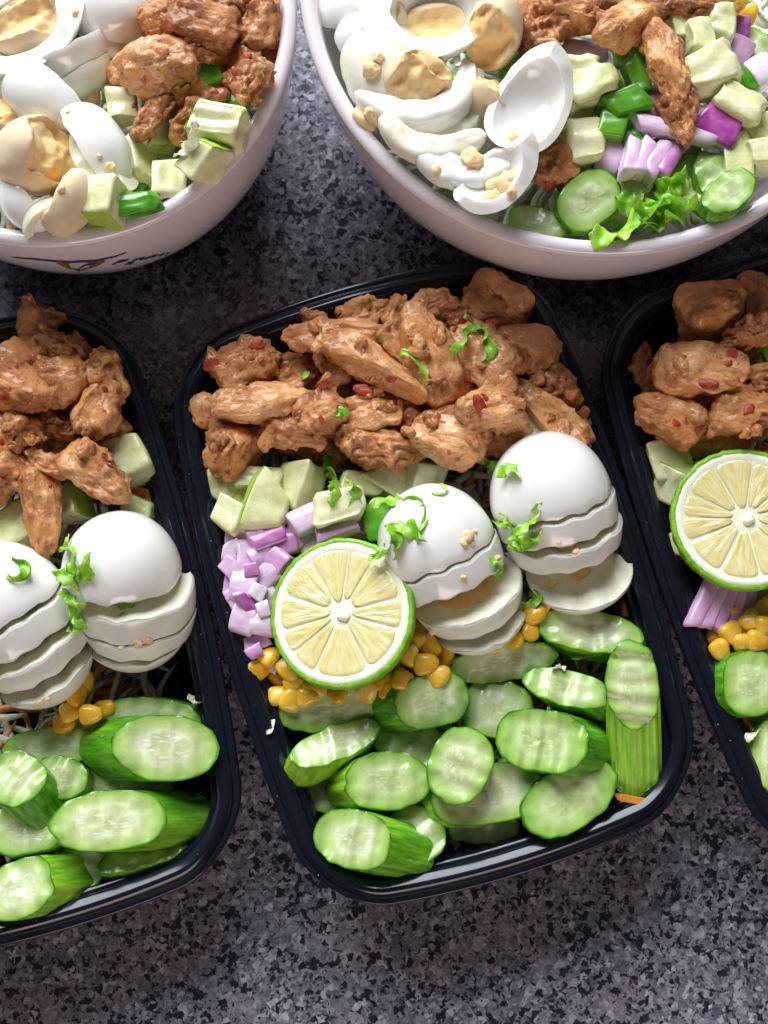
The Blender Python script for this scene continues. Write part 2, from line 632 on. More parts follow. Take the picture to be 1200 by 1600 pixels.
M = {
    'granite': m_granite(), 'plastic': m_plastic(), 'ceramic': m_ceramic(), 'chicken': m_chicken(),
    'white': m_eggwhite(), 'white_cut': m_eggwhite_cut(), 'yolk': m_yolk(),
    'flesh': m_cuc_flesh(), 'skin': m_cuc_skin(), 'onion': m_onion(), 'leaf': m_leaf(), 'pulp': m_lime_pulp(),
    'apple': simple('apple_flesh', [(0.28, (0.60, 0.60, 0.27)), (0.5, (0.73, 0.72, 0.42)), (0.72, (0.83, 0.81, 0.58))], 150, (0.16, 0.42), 0.35, 420,
                    (0.08, (1.2, 1.2, .6)), rnd=((0.92, 0.95, 0.80), (1.04, 1.02, 1.05))),
    'apple_skin': simple('apple_skin', [(0.3, (0.26, 0.46, 0.03)), (0.7, (0.46, 0.64, 0.08))], 50, (0.22, 0.34), 0.05, 300,
                         (0.1, (1, 1.5, .5)), rnd=((0.75, 0.85, 0.8), (1.15, 1.05, 1.2))),
    'corn': simple('corn', [(0.3, (0.70, 0.34, 0.015)), (0.55, (0.80, 0.47, 0.035)), (0.75, (0.86, 0.62, 0.17))], 110, (0.2, 0.32), 0.12, 300,
                   (0.25, (2, 1.2, .4)), rnd=((0.9, 0.85, 0.7), (1.05, 1.15, 1.6))),
    'pepper': simple('green_pepper', [(0.3, (0.04, 0.20, 0.009)), (0.7, (0.15, 0.42, 0.028))], 90, (0.15, 0.26), 0.15, 200,
                     (0.12, (.8, 1.6, .4)), spec=0.6),
    'chili': simple('chili', [(0.3, (0.26, 0.018, 0.008)), (0.7, (0.46, 0.075, 0.02))], 300, (0.38, 0.55), 0.3, 500, (0.1, (1, .3, .2))),
    'peel': simple('lime_peel', [(0.3, (0.12, 0.34, 0.015)), (0.7, (0.26, 0.50, 0.03))], 160, (0.28, 0.42), 0.5, 700, (0.08, (.8, 1.2, .4))),
    'pith': simple('lime_pith', [(0.3, (0.76, 0.77, 0.56)), (0.7, (0.86, 0.86, 0.70))], 160, (0.4, 0.6), 0.3, 500, (0.3, (2, 2, 1.4))),
    'cabbage': simple('shredded_cabbage', [(0.3, (0.62, 0.64, 0.46)), (0.7, (0.80, 0.80, 0.66))], 120, (0.3, 0.5), 0.2, 300, (0.25, (2, 2, 1.5))),
    'carrot': simple('shredded_carrot', [(0.3, (0.55, 0.17, 0.02)), (0.7, (0.72, 0.28, 0.05))], 120, (0.3, 0.5), 0.2, 300, (0.15, (2, 1, .4))),
    'brown_paint': simple('brown_paint', [(0.3, (0.20, 0.085, 0.04)), (0.7, (0.30, 0.13, 0.07))], 200, (0.2, 0.3), 0.0),
    'blue_paint': simple('dark_blue_paint', [(0.3, (0.03, 0.028, 0.06)), (0.7, (0.08, 0.07, 0.13))], 200, (0.2, 0.3), 0.0),
}

# ------------------------------------------------------------------ the counter
def countertop():
    V, Fc, _ = rbox(6, 60)
    V = V * np.array([900, 700, 15]) + np.array([0, 60, -15])
    o = obj('countertop', mesh('countertop', V, Fc, smooth=False), M['granite'])
    tag(o, 'polished grey and black speckled granite countertop', None, None, 'structure')


countertop()


# ------------------------------------------------------------------ meal containers
def rr_ring(w, l, r, bow, d, n_side=26, n_cor=14):
    """inset by d from a rounded rectangle w x l; counter-clockwise ring"""
    hw, hl = w / 2 - r, l / 2 - r
    rad = max(r - d, 1.0)
    ex = max(d - (r - 1.0), 0)
    hw, hl = hw - ex, hl - ex
    P = []
    corners = [((hw, hl), 0), ((-hw, hl), 90), ((-hw, -hl), 180), ((hw, -hl), 270)]
    for k in range(4):
        (cx, cy), a0 = corners[k]
        for i in range(n_cor + 1):
            a = math.radians(a0 + 90 * i / n_cor)
            P.append((cx + rad * math.cos(a), cy + rad * math.sin(a)))
        (nx, ny), _ = corners[(k + 1) % 4]
        a = math.radians(a0 + 90)
        s = np.array([cx + rad * math.cos(a), cy + rad * math.sin(a)])
        e = np.array([nx + rad * math.cos(a), ny + rad * math.sin(a)])
        for i in range(1, n_side):
            P.append(tuple(s + (e - s) * i / n_side))
    P = np.array(P)
    fx = np.clip(1 - (P[:, 1] / (l / 2)) ** 2, 0, 1)
    fy = np.clip(1 - (P[:, 0] / (w / 2)) ** 2, 0, 1)
    P[:, 0] += np.sign(P[:, 0]) * bow * fx * np.clip(np.abs(P[:, 0]) / (w / 2 - d), 0, 1) ** 4
    P[:, 1] += np.sign(P[:, 1]) * bow * fy * np.clip(np.abs(P[:, 1]) / (l / 2 - d), 0, 1) ** 4
    return P


def sweep(profile, w, l, r, bow, close_last=False):
    rings = [np.column_stack([rr_ring(w, l, r, bow, d), np.full(len(rr_ring(w, l, r, bow, d)), z)]) for d, z in profile]
    n = len(rings[0])
    V = np.concatenate(rings)
    Fc = [grid_faces(len(rings), n, False, True)[:, ::-1]]
    if close_last:
        c = len(V)
        V = np.vstack([V, [[0, 0, profile[-1][1]]]])
        b = (len(rings) - 1) * n
        Fc.append(np.array([[b + i, b + (i + 1) % n, c] for i in range(n)]))
    return V, Fc


def arc(p0, p1, bulge, n=6):
    """profile points p0..p1 along an arc bowed by bulge to its left side"""
    p0, p1 = np.array(p0, float), np.array(p1, float)
    d = p1 - p0
    nrm = np.array([-d[1], d[0]])
    return [tuple(p0 + d * t + nrm * bulge * 4 * t * (1 - t)) for t in np.linspace(0, 1, n)]


CW, CL, CR, CB = 149.6, 219.2, 27.3, 7.6


def container(label, x, y, yaw):
    e = empty('meal_container', (x, y, 0), rot(yaw))
    tag(e, label, 'container', 'black meal containers on the counter')
    # rim: down-turned skirt, narrow outer ledge, groove, broad rounded bead, drop to the inner ledge
    prof = ([(1.6, 38.0), (0.6, 38.2), (0.1, 39.0), (0.0, 41.2), (0.3, 42.3), (0.9, 42.7), (2.3, 42.6), (2.7, 42.3), (3.0, 42.6)]
            + [(3.15, 43.2), (3.5, 43.65), (4.9, 44.6), (5.5, 44.85), (6.2, 44.87), (6.8, 44.65), (8.9, 43.45), (9.3, 43.05), (9.5, 42.2), (9.7, 41.0), (10.2, 40.4)])
    V, Fc = sweep(prof, CW, CL, CR, CB)
    obj('rim', mesh('rim', V, Fc), M['plastic'], e)
    inner = [(10.2, 40.42), (11.6, 40.2), (12.0, 39.6), (12.6, 37), (16.5, 9), (17.5, 5.5), (19.5, 3.2), (23, 2.4), (40, 2.4)]
    V, Fc = sweep(inner, CW, CL, CR, CB, True)
    obj('inner_wall', mesh('inner_wall', V, Fc), M['plastic'], e)
    outer = [(2.2, 38.05), (6.0, 38.6), (9.4, 38.0), (15.0, 6), (16.5, 2), (19.5, 0.2), (40, 0.2)]
    V, Fc = sweep(outer, CW, CL, CR, CB, True)
    obj('outer_wall', mesh('outer_wall', V, [f[:, ::-1] for f in Fc]), M['plastic'], e)
    return e


CONT = {'mid': (16.6, -21.5, 16.6), 'left': (-149.9, -41.2, 15.2), 'right': (184.2, -6.5, 16.9)}
container('black plastic meal container with a lime half and two sliced eggs, whole in view', *CONT['mid'])
container('black plastic meal container cut off by the left edge, eggs beside its rim', *CONT['left'])
container('black plastic meal container cut off by the right edge, lime half by its rim', *CONT['right'])


# ------------------------------------------------------------------ bowls
def bowl_profile(R, H, foot):
    """outer profile from foot to rim, then inner back down: (r, z)"""
    out = [(foot - 3, 0.4), (foot, 0.0), (foot + 1.0, 1.0), (foot + 1.5, 4.0)]
    n = 22
    for i in range(n + 1):
        t = i / n
        a = t * math.pi / 2
        out.append((foot + 2 + (R - foot - 3.6) * math.sin(a) ** 0.88, 5 + (H - 8) * (1 - math.cos(a)) ** 1.03))
    return out


def lathe(prof, n=128):
    a = np.linspace(0, 2 * math.pi, n, endpoint=False)
    P = np.array(prof)
    V = np.stack([P[:, None, 0] * np.cos(a)[None], P[:, None, 0] * np.sin(a)[None], np.repeat(P[:, 1:2], n, 1)], -1).reshape(-1, 3)
    return V, grid_faces(len(P), n, False, True)[:, ::-1]


BOWL = {}


def bowl(key, label, x, y, R, H, foot):
    e = empty('salad_bowl', (x, y, 0))
    tag(e, label, 'bowl', 'white bowls at the back')
    out = bowl_profile(R, H, foot)
    V, Fc = lathe([(0.01, 0.6)] + out)
    obj('outer_wall', mesh('outer_wall', V, Fc), M['ceramic'], e)
    r0, z0 = out[-1]
    rim = [(r0 - 0.02, z0 - 0.02)] + [(R - 3.0 + 3.0 * math.cos(t), H - 2.6 + 2.6 * math.sin(t)) for t in np.linspace(-0.7, math.pi + 0.3, 16)]
    V, Fc = lathe(rim)
    obj('rim', mesh('rim', V, Fc), M['ceramic'], e)
    inn = [(r - 5.2, z + 3.0) for r, z in out[4:] if r > 6][::-1]
    inn = [(rim[-1][0] + 0.05, rim[-1][1] + 0.02)] + [p for p in inn if p[1] < rim[-1][1] - 0.3] + [(0.01, 7.9)]
    V, Fc = lathe(inn)
    obj('inner_wall', mesh('inner_wall', V, Fc), M['ceramic'], e)
    BOWL[key] = (e, x, y, R, H, out)
    return e


bowl('big', 'large white ceramic bowl of chicken salad at the top right', 79.0, 194.5, 110.6, 94.0, 52.0)
bowl('small', 'smaller white bowl with painted marks on its side at the top left', -122.3, 179.0, 90.0, 90.0, 44.0)


def bowl_marks():
    """brush marks on the small bowl's side, each stroke a thin skin of paint on the glaze"""
    e, bx, by, R, H, out = BOWL['small']
    P = np.array(out[4:])
    s = np.linspace(0, len(P) - 1, 240)
    rr = np.interp(s, np.arange(len(P)), P[:, 0])
    zz = np.interp(s, np.arange(len(P)), P[:, 1])
    ang = np.radians(np.linspace(225, 330, 420))
    A, S = np.meshgrid(ang, np.arange(len(s)), indexing='ij')
    pts = np.stack([bx + rr[S] * np.cos(A), by + rr[S] * np.sin(A), zz[S]], -1)
    qx, qy = project(pts)
    ok = (zz[S] > H * 0.25)

    def find(px, py):
        d = (qx - px) ** 2 + (qy - py) ** 2 + np.where(ok, 0, 1e9)
        i = np.unravel_index(np.argmin(d), d.shape)
        a, k = A[i], S[i]
        nrm = np.array([math.cos(a), math.sin(a), -0.15])
        return pts[i] + nrm * 0.12, a

    def stroke(poly, widths, mat, name):
        pl = []
        for (x0, y0, w0), (x1, y1, w1) in zip([(*p, q) for p, q in zip(poly, widths)][:-1], [(*p, q) for p, q in zip(poly, widths)][1:]):
            for t in np.linspace(0, 1, 7)[:-1]:
                pl.append((x0 + (x1 - x0) * t, y0 + (y1 - y0) * t, w0 + (w1 - w0) * t))
        pl.append((*poly[-1], widths[-1]))
        V = []
        for i, (x, y, wd) in enumerate(pl):
            j = min(i + 1, len(pl) - 1)
            k = max(i - 1, 0)
            dx, dy = pl[j][0] - pl[k][0], pl[j][1] - pl[k][1]
            L = math.hypot(dx, dy) + 1e-6
            nx, ny = -dy / L, dx / L
            for sgn in (-1, 1):
                p, a = find(x + nx * wd * sgn / 2, y + ny * wd * sgn / 2)
                V.append(p - np.array([bx, by, 0]))
        obj(name, mesh(name, np.array(V), grid_faces(len(pl), 2)), mat, e)
    stroke([(8, 401), (60, 405), (110, 409), (150, 407), (178, 401), (198, 394)], [1.5, 2.5, 3, 3, 2, 1], M['blue_paint'], 'painted_line')
    stroke([(88, 409), (105, 413), (125, 415), (150, 411), (165, 407)], [3, 12, 17, 10, 2], M['brown_paint'], 'painted_shape')
    stroke([(150, 411), (132, 414), (122, 421), (126, 428), (140, 430)], [2, 2.5, 2.5, 2, 1], M['blue_paint'], 'painted_line')
    for k, (x, y, l) in enumerate([(180, 411, 9), (188, 408, 12), (196, 407, 10), (203, 411, 14), (213, 405, 12), (222, 404, 9), (230, 403, 8),
                                   (240, 400, 12), (252, 398, 9), (262, 396, 5)]):
        stroke([(x - l * .6, y + 2.2), (x, y), (x + l * .6, y - 2.8)], [1, 4.5 if k % 2 else 3, 1], M['blue_paint'], 'painted_stroke')


bowl_marks()


# ------------------------------------------------------------------ food generators (all sizes in mm)
def place(px, py, z, half):
    """at(), but food in a bowl is kept clear of the bowl's inner wall"""
    if z < 70:
        return at(px, py, z)
    _, bx, by, R, H, out = BOWL['small' if px < 470 else 'big']
    P = np.array(out[4:])
    for zz in np.arange(z, max(H + 6, z + 1), 0.5):
        p = at(px, py, zz)
        rin = np.interp(min(zz - 1, H - 3), P[:, 1] + 3, P[:, 0] - 5.2) + 0.5
        r = math.hypot(p[0] - bx, p[1] - by)
        if r + half < rin:
            return p
    k = max(rin - half, 5) / r
    k = max(k, 1 - 7.0 / r) if zz < 97 else k
    return np.array([bx + (p[0] - bx) * k, by + (p[1] - by) * k, zz])


def half_of(L, W):
    return 0.36 * min(L, W) + 0.05 * abs(L - W)


def chicken_mesh(L, W, H, seed, smooth=0.3, bend=0.0, sub=5):
    rng = np.random.default_rng(seed)
    P, Fc = ico(sub)
    k = 2.2 + rng.random() * 1.0
    q = P / ((np.abs(P) ** k).sum(1) ** (1 / k))[:, None]
    s3 = rng.random(3) * 50
    q = q + 0.30 * np.stack([vnoise(P * 1.3 + s3 + 9 * i, seed + i) for i in range(3)], -1) * np.array([0.5, 1, 0.9])
    cutm = np.zeros(len(q))
    for j in range(3):                                   # knife cuts: flattened facets
        n = rng.normal(size=3) * np.array([0.7, 1, 1])
        n /= np.linalg.norm(n)
        off = 0.62 + 0.28 * rng.random()
        d = q @ n - off
        m = d > 0
        q[m] -= np.outer(d[m] * 0.82, n)
        cutm = np.maximum(cutm, np.clip(d * 5, 0, 1))
    tp = 1 - (0.12 + 0.30 * rng.random()) * np.clip(q[:, 0] * rng.choice([-1, 1]), -1, 1) ** 1
    q[:, 1] *= tp
    q[:, 2] *= 0.5 + 0.5 * tp
    V = q * np.array([L / 2, W / 2, H / 2])
    V[:, 1] += bend * ((V[:, 0] / (L / 2)) ** 2 - 0.4)
    V[:, 2] += 0.12 * L * vnoise(np.column_stack([V[:, 0] / L * 2, V[:, 1] * 0, V[:, 1] * 0]) + s3, seed + 5) * 0.6
    N = normals(V, Fc)
    sm = np.clip(smooth + 0.12 + 0.75 * vnoise(V / 9.0 + s3, seed + 8) + 0.25 * cutm, 0, 1)     # smooth seared faces / ragged torn ones
    rg = 1 - sm * 0.85
    d = 1.5 * fbm(V / 8.0 + s3, seed + 11, 2)
    fibre = 1 - np.abs(vnoise(V * np.array([0.11, 0.42, 0.42]) + s3, seed + 12)) * 2
    d += 0.60 * fibre * (0.4 + rg)
    rid = 1 - np.abs(fbm(V / 3.1 + s3, seed + 13, 2)) * 2.4
    d += rg * 0.85 * rid
    lump = vnoise(V / 1.75 + s3, seed + 14)
    d += rg * 0.62 * lump + 0.06 * lump
    d += rg * 0.45 * vnoise(V / 0.95 + s3, seed + 15)
    tear = np.clip(fbm(V / 4.2 + s3 + 7, seed + 16, 2) - 0.30, 0, 1)
    d += tear * 7.5 * rg
    crack = np.clip(0.10 - np.abs(vnoise(V * np.array([0.10, 0.2, 0.2]) + s3 + 3, seed + 19)), 0, 1)
    d -= crack * 9.0 * (0.3 + 0.7 * rg)
    V = V + N * d[:, None]
    return mesh('chicken_piece', V, Fc, attr={'smooth': np.clip(sm * 1.2 - 0.2, 0, 1)})


_seed = [100]


def nseed():
    _seed[0] += 7
    return _seed[0]


def chicken(px, py, z, L, W, yaw, label, smooth=0.3, bend=0.0, h=0.78, tx=0, ty=0, group=None, sub=5):
    s = mmpx(px, py, z)
    sd = nseed()
    if ' deep in ' in label or max(L, W) < 60:
        sub = 4                                     # hidden or small: a coarser mesh will do
    me = chicken_mesh(L * s, W * s, max(W * s * h, 5), sd, smooth, bend, sub)
    o = obj('chicken_piece', me, M['chicken'], None, rot(yaw, tx, ty), place(px, py, z, half_of(L * s, W * s)))
    return tag(o, label, 'chicken piece', group)


def cucumber(px, py, z, La, Wb, yaw, label, t=6.0, sh=0.0, tx=0, ty=0, amp=0.95, lam=8.0, group=None):
    """one slice cut across with a crinkle blade; sh: how far (mm) the underside lies along the slice's length, so the skin shows"""
    s = mmpx(px, py, z)
    a, b = La * s / 2, Wb * s / 2
    sd = nseed()
    rng = np.random.default_rng(sd)
    nth = 72
    th = np.linspace(0, 2 * math.pi, nth, endpoint=False)
    c, sn = np.cos(th), np.sin(th)
    kk = 2.25
    rr = 1.0 / ((np.abs(c) ** kk + np.abs(sn) ** kk) ** (1 / kk))
    rr = rr * (1 + 0.055 * vnoise(np.column_stack([c * 1.6, sn * 1.6, np.full(nth, sd * 0.37)]), sd)
               + 0.032 * vnoise(np.column_stack([c * 4.5, sn * 4.5, np.full(nth, sd * 0.11)]), sd + 1))
    bx, by = a * rr * c, b * rr * sn
    ph = rng.random() * 6.28
    dirn = math.radians(rng.uniform(-12, 12))

    def wave(x, y):
        u = x * math.cos(dirn) + y * math.sin(dirn)
        dome = -0.25 * ((x / a) ** 2 + (y / b) ** 2)
        w2 = x * -math.sin(dirn) + y * math.cos(dirn)
        nzz = vnoise(np.column_stack([u / 7.0, w2 / 16.0, x * 0 + sd]), sd + 4)
        return amp * (0.55 * np.sin(u * 2 * math.pi / lam + ph + nzz * 1.2) + 1.1 * nzz) + 0.35 * vnoise(np.column_stack([x / 3.2, y / 3.2, x * 0 + sd]), sd + 6) + dome
    rads = np.array([0.0, .12, .24, .36, .48, .58, .68, .77, .85, .91, .96, 1.0])
    e = empty('cucumber_slice', place(px, py, z, half_of(2 * a, 2 * b)), rot(yaw, tx, ty))
    tag(e, label, 'cucumber slice', group)
    V, UV = [], []
    for r in rads:
        x, y = bx * r, by * r
        edge = 0.0 if r < 1 else -0.12
        V.append(np.column_stack([x, y, wave(x, y) + edge]))
        UV.append(np.column_stack([0.5 + 0.5 * r * c, 0.5 + 0.5 * r * sn]))
    nr = len(rads)
    top = np.concatenate(V)
    uvt = np.concatenate(UV)
    bot = top.copy()
    bot[:, 2] = bot[:, 2] * 0.8 - t
    bot[:, 0] += sh
    Fa = grid_faces(nr, nth, False, True)
    # the outermost few tenths of a mm of each face are part of the flesh mesh; the skin band closes the side
    obj('flesh', mesh('flesh', top, Fa, uv=uvt), M['flesh'], e)
    obj('underside', mesh('underside', bot, Fa[:, ::-1], uv=uvt), M['flesh'], e)
    ns = 9
    ta, ba = top[-nth:], bot[-nth:]
    V, UV = [], []
    for i, q in enumerate(np.linspace(0, 1, ns)):
        p = ta * (1 - q) + ba * q
        bulge = 1 + 0.012 * math.sin(q * math.pi)
        cen = np.array([sh * q, 0, 0])
        p2 = p.copy()
        p2[:, :2] = cen[:2] + (p[:, :2] - cen[:2]) * (bulge + 0.004 + 0.007 * np.sin(th * 11 + sd)[:, None])
        V.append(p2)
        UV.append(np.column_stack([th / (2 * math.pi), np.full(nth, q)]))
    # closed ring in u: duplicate the seam
    V = np.stack(V)
    UV = np.stack(UV)
    V = np.concatenate([V, V[:, :1]], 1)
    UVl = UV[:, :1].copy()
    UVl[..., 0] = 1.0
    UV = np.concatenate([UV, UVl], 1)
    obj('skin', mesh('skin', V.reshape(-1, 3), grid_faces(ns, nth + 1), uv=UV.reshape(-1, 2)), M['skin'], e)
    return e


def egg_R(z, Rm, h):
    u = np.clip(z / h, -1, 1)
    return Rm * np.sqrt(np.clip(1 - np.abs(u) ** 2.25, 0, 1)) * (1 + 0.02 * u)


def egg_slice(parent, z0, z1, Rm, h, amp0, amp1, lam, off, Mloc, sd, yolk_r):
    """the part of the egg between the wavy cuts near z0 (lower) and z1 (upper); h or -h means the uncut end"""
    rng = np.random.default_rng(sd)
    nth = 96
    th = np.linspace(0, 2 * math.pi, nth, endpoint=False)
    ph0, ph1 = 0.7 * z0, 0.7 * z1

    def cut(z, amp, ph, r):
        """height of the cut at angle th, radius fraction r"""
        R = egg_R(np.full(nth, z), Rm, h)
        x, y = R * r * np.cos(th), R * r * np.sin(th)
        zz = z + 0.6 * amp * np.sin(x * 2 * math.pi / lam + ph) + 1.1 * amp * vnoise(np.column_stack([x / 6.5, y / 14, x * 0 + round(z * 2) * 0.37]), 5)
        zz = zz + 0.24 * vnoise(np.column_stack([x / 1.5, y / 1.5, x * 0 + z]), sd)
        R2 = egg_R(zz, Rm, h) if r == 1 else R * r
        if r == 1:
            x, y = R2 * np.cos(th), R2 * np.sin(th)
        return np.column_stack([x, y, zz])
    V, Fc = [], []
    capped_top, capped_bot = z1 >= h, z0 <= -h
    ringsT = [0.0, 0.15, 0.3, 0.45, 0.58, 0.66, 0.76, 0.86, 0.94, 0.985]
    faces_cut = {}
    ns = 22
    topE = np.column_stack([np.zeros(nth), np.zeros(nth), np.full(nth, h)]) if capped_top else cut(z1, amp1, ph1, 1)
    botE = np.column_stack([np.zeros(nth), np.zeros(nth), np.full(nth, -h)]) if capped_bot else cut(z0, amp0, ph0, 1)
    side = []
    for q in np.linspace(0, 1, ns):
        if capped_top:
            q2 = 1 - math.cos(q * math.pi / 2)
        elif capped_bot:
            q2 = math.sin(q * math.pi / 2)
        else:
            q2 = q
        zz = topE[:, 2] * (1 - q2) + botE[:, 2] * q2
        R = egg_R(zz, Rm, h)
        R = R * (1 - 0.018 * (q > 0.999) * (not capped_bot) - 0.018 * (q < 0.001) * (not capped_top))
        R = R + 0.25 * vnoise(np.column_stack([np.cos(th) * 1.5, np.sin(th) * 1.5, zz / 14]), sd % 7)
        R = np.maximum(R, 0.0) if not (q in (0.0, 1.0) and (capped_top or capped_bot)) else R
        side.append(np.column_stack([R * np.cos(th), R * np.sin(th), zz]))
    Vs = np.concatenate(side)
    sl = obj('egg_slice', mesh('egg_slice', Vs, grid_faces(ns, nth, False, True)[:, ::-1]), M['white'], parent, Mloc, off)

    def face(z, amp, ph, E, flip):
        Rr = []
        for r in ringsT:
            p = cut(z, amp, ph, r)
            if r * Rm < yolk_r:
                p[:, 2] -= (0.6 if not flip else -0.6)
            Rr.append(p)
        last = E.copy()
        last[:, :2] *= 0.982
        Rr.append(last)
        Vc = np.concatenate(Rr)
        g = grid_faces(len(Rr), nth, False, True)
        obj('cut_face', mesh('cut_face', Vc, g[:, ::-1] if flip else g), M['white_cut'], sl)
        Rl = egg_R(z, Rm, h)
        yr = min(yolk_r * math.sqrt(max(1 - ((z + 1) / (h * 0.66)) ** 2, 0)), Rl * 0.72)
        if yr > 4:
            Y = []
            for r in np.linspace(0, 1, 10):
                f = r * yr / Rl
                p = cut(z, amp, ph, f)
                bump = 0.5 * fbm(p / 2.5, sd + 5, 3) + (0.1 if r < 0.99 else -0.9)
                p[:, 2] += bump if not flip else -bump
                Y.append(p)
            g = grid_faces(10, nth, False, True)
            obj('yolk', mesh('yolk', np.concatenate(Y), g[:, ::-1] if flip else g, attr={'cut': np.ones(10 * nth)}), M['yolk'], sl)
    if not capped_top:
        face(z1, amp1, ph1, topE, False)
    if not capped_bot:
        face(z0, amp0, ph0, botE, True)
    return sl


def egg(px, py, z, az, el, Rm, h, slices, label, group='sliced boiled eggs', amp=0.95, lam=11.0, yolk_r=6.0):
    """slices: (z0, z1, (dx, dy, dz) mm shift in the place, extra lean about the local x in degrees)"""
    c = at(px, py, z)
    e = empty('boiled_egg', c)
    tag(e, label, 'boiled egg', group)
    A = Vector((math.cos(math.radians(az)) * math.cos(math.radians(el)), math.sin(math.radians(az)) * math.cos(math.radians(el)), math.sin(math.radians(el))))
    X = Vector((0, 0, 1)).cross(A).normalized()
    Y = A.cross(X)
    B = Matrix((X, Y, A)).transposed().to_4x4()
    for (z0, z1, d, lean) in slices:
        zc = (max(z0, -h) + min(z1, h)) / 2
        Lm = Matrix.Translation((0, 0, zc * MM)) @ Matrix.Rotation(math.radians(lean), 4, 'X') @ Matrix.Translation((0, 0, -zc * MM))
        m = Matrix.Translation(Vector(d) * MM) @ B @ Lm
        egg_slice(e, z0, z1, Rm, h, amp, amp, lam, None, m, nseed(), yolk_r)
    return e


def lime(px, py, z, R, yaw, tx, ty, label, nseg=10, sq=1.0):
    e = empty('lime_half', at(px, py, z), rot(yaw, tx, ty))
    tag(e, label, 'lime half')
    sd = nseed()
    rng = np.random.default_rng(sd)
    nth = 200
    th = np.linspace(0, 2 * math.pi, nth, endpoint=False)
    outl = 1 + 0.012 * vnoise(np.column_stack([np.cos(th) * 1.3, np.sin(th) * 1.3, th * 0 + sd]), sd)
    ex = np.array([sq, 1.0])

    def ring(r, zz, bumps=0.0):
        b = bumps * vnoise(np.column_stack([np.cos(th) * 16, np.sin(th) * 16, np.full(nth, zz * 0.6)]), sd + 3)
        rr = r * outl + b
        return np.column_stack([rr * np.cos(th) * ex[0], rr * np.sin(th) * ex[1], np.full(nth, zz)])
    # peel: from the cut edge round the back of the half
    pr = [(R - 2.4, -0.1, 0.30), (R - 1.4, 0.10, 0.25), (R - 0.6, -0.05, 0.30), (R - 0.1, -0.7, 0.42)]
    for a in np.linspace(4, 90, 16):
        pr.append((R * math.cos(math.radians(a)), -0.8 - (R * 0.86) * math.sin(math.radians(a)), 0.38 if a < 85 else 0))
    V = np.concatenate([ring(*p) for p in pr])
    obj('peel', mesh('peel', V, grid_faces(len(pr), nth, False, True)[:, ::-1]), M['peel'], e)
    # pith: a white ring and the membranes' ground
    pr = [(0.01, -0.55, 0), (R * 0.4, -0.5, 0), (R - 5.4, -0.45, 0), (R - 4.5, -0.1, 0.05), (R - 3.4, 0.14, 0.1), (R - 2.1, 0.05, 0.25), (R - 1.7, -0.4, 0.1)]
    V = np.concatenate([ring(*p) for p in pr])
    obj('pith', mesh('pith', V, grid_faces(len(pr), nth, False, True)), M['pith'], e)
    # segments
    w = rng.uniform(0.6, 1.4, nseg)
    ed = np.concatenate([[0], np.cumsum(w) / w.sum()]) * 2 * math.pi
    for k in range(nseg):
        a0, a1 = ed[k], ed[k + 1]
        mid, half = (a0 + a1) / 2, (a1 - a0) / 2
        ri, ro = R * rng.uniform(0.14, 0.20), R - 4.0 - rng.uniform(0, 0.7)
        nv, nu = 22, 15
        V, UV = [], []
        for i in range(nv):
            q = i / (nv - 1)
            r = ri + (ro - ri) * q
            gap = 0.27 / r                                           # membrane about 0.8 mm
            cr = 1.0
            if q > 0.84:
                cr = math.sqrt(max(1 - ((q - 0.84) / 0.16) ** 2, 0.0)) * 0.55 + 0.45
            if q < 0.10:
                cr *= 0.5 + 5 * q
            hw = max(half - gap, 0.02) * cr
            for j in range(nu):
                u = j / (nu - 1) * 2 - 1
                wob = 0.02 * vnoise(np.array([[q * 5, k * 3.3, u]]), sd + 9)[0] * (1 - abs(u))
                a = mid + hw * u + wob
                edge = max(abs(u), abs(q * 2 - 1))
                zt = 0.10 - 0.55 * max(edge - 0.90, 0) / 0.10 + 0.20 * vnoise(np.array([[a * 14, r * 0.32, 0.0]]), sd + 4)[0] * (1 - edge ** 4)
                V.append((r * math.cos(a) * ex[0], r * math.sin(a) * ex[1], zt))
                UV.append((k + u * 0.5 * half * 2.2, q))
        obj('segment', mesh('segment', np.array(V), grid_faces(nv, nu)[:, ::1], uv=np.array(UV)), M['pulp'], e)
    P, Fc = ico(3)
    V = P * np.array([R * 0.085, R * 0.07, 1.1]) * (1 + 0.25 * vnoise(P * 2, sd)[:, None]) + np.array([R * 0.03, -R * 0.05, 0.1])
    obj('core', mesh('core', V, Fc), M['pith'], e)
    return e


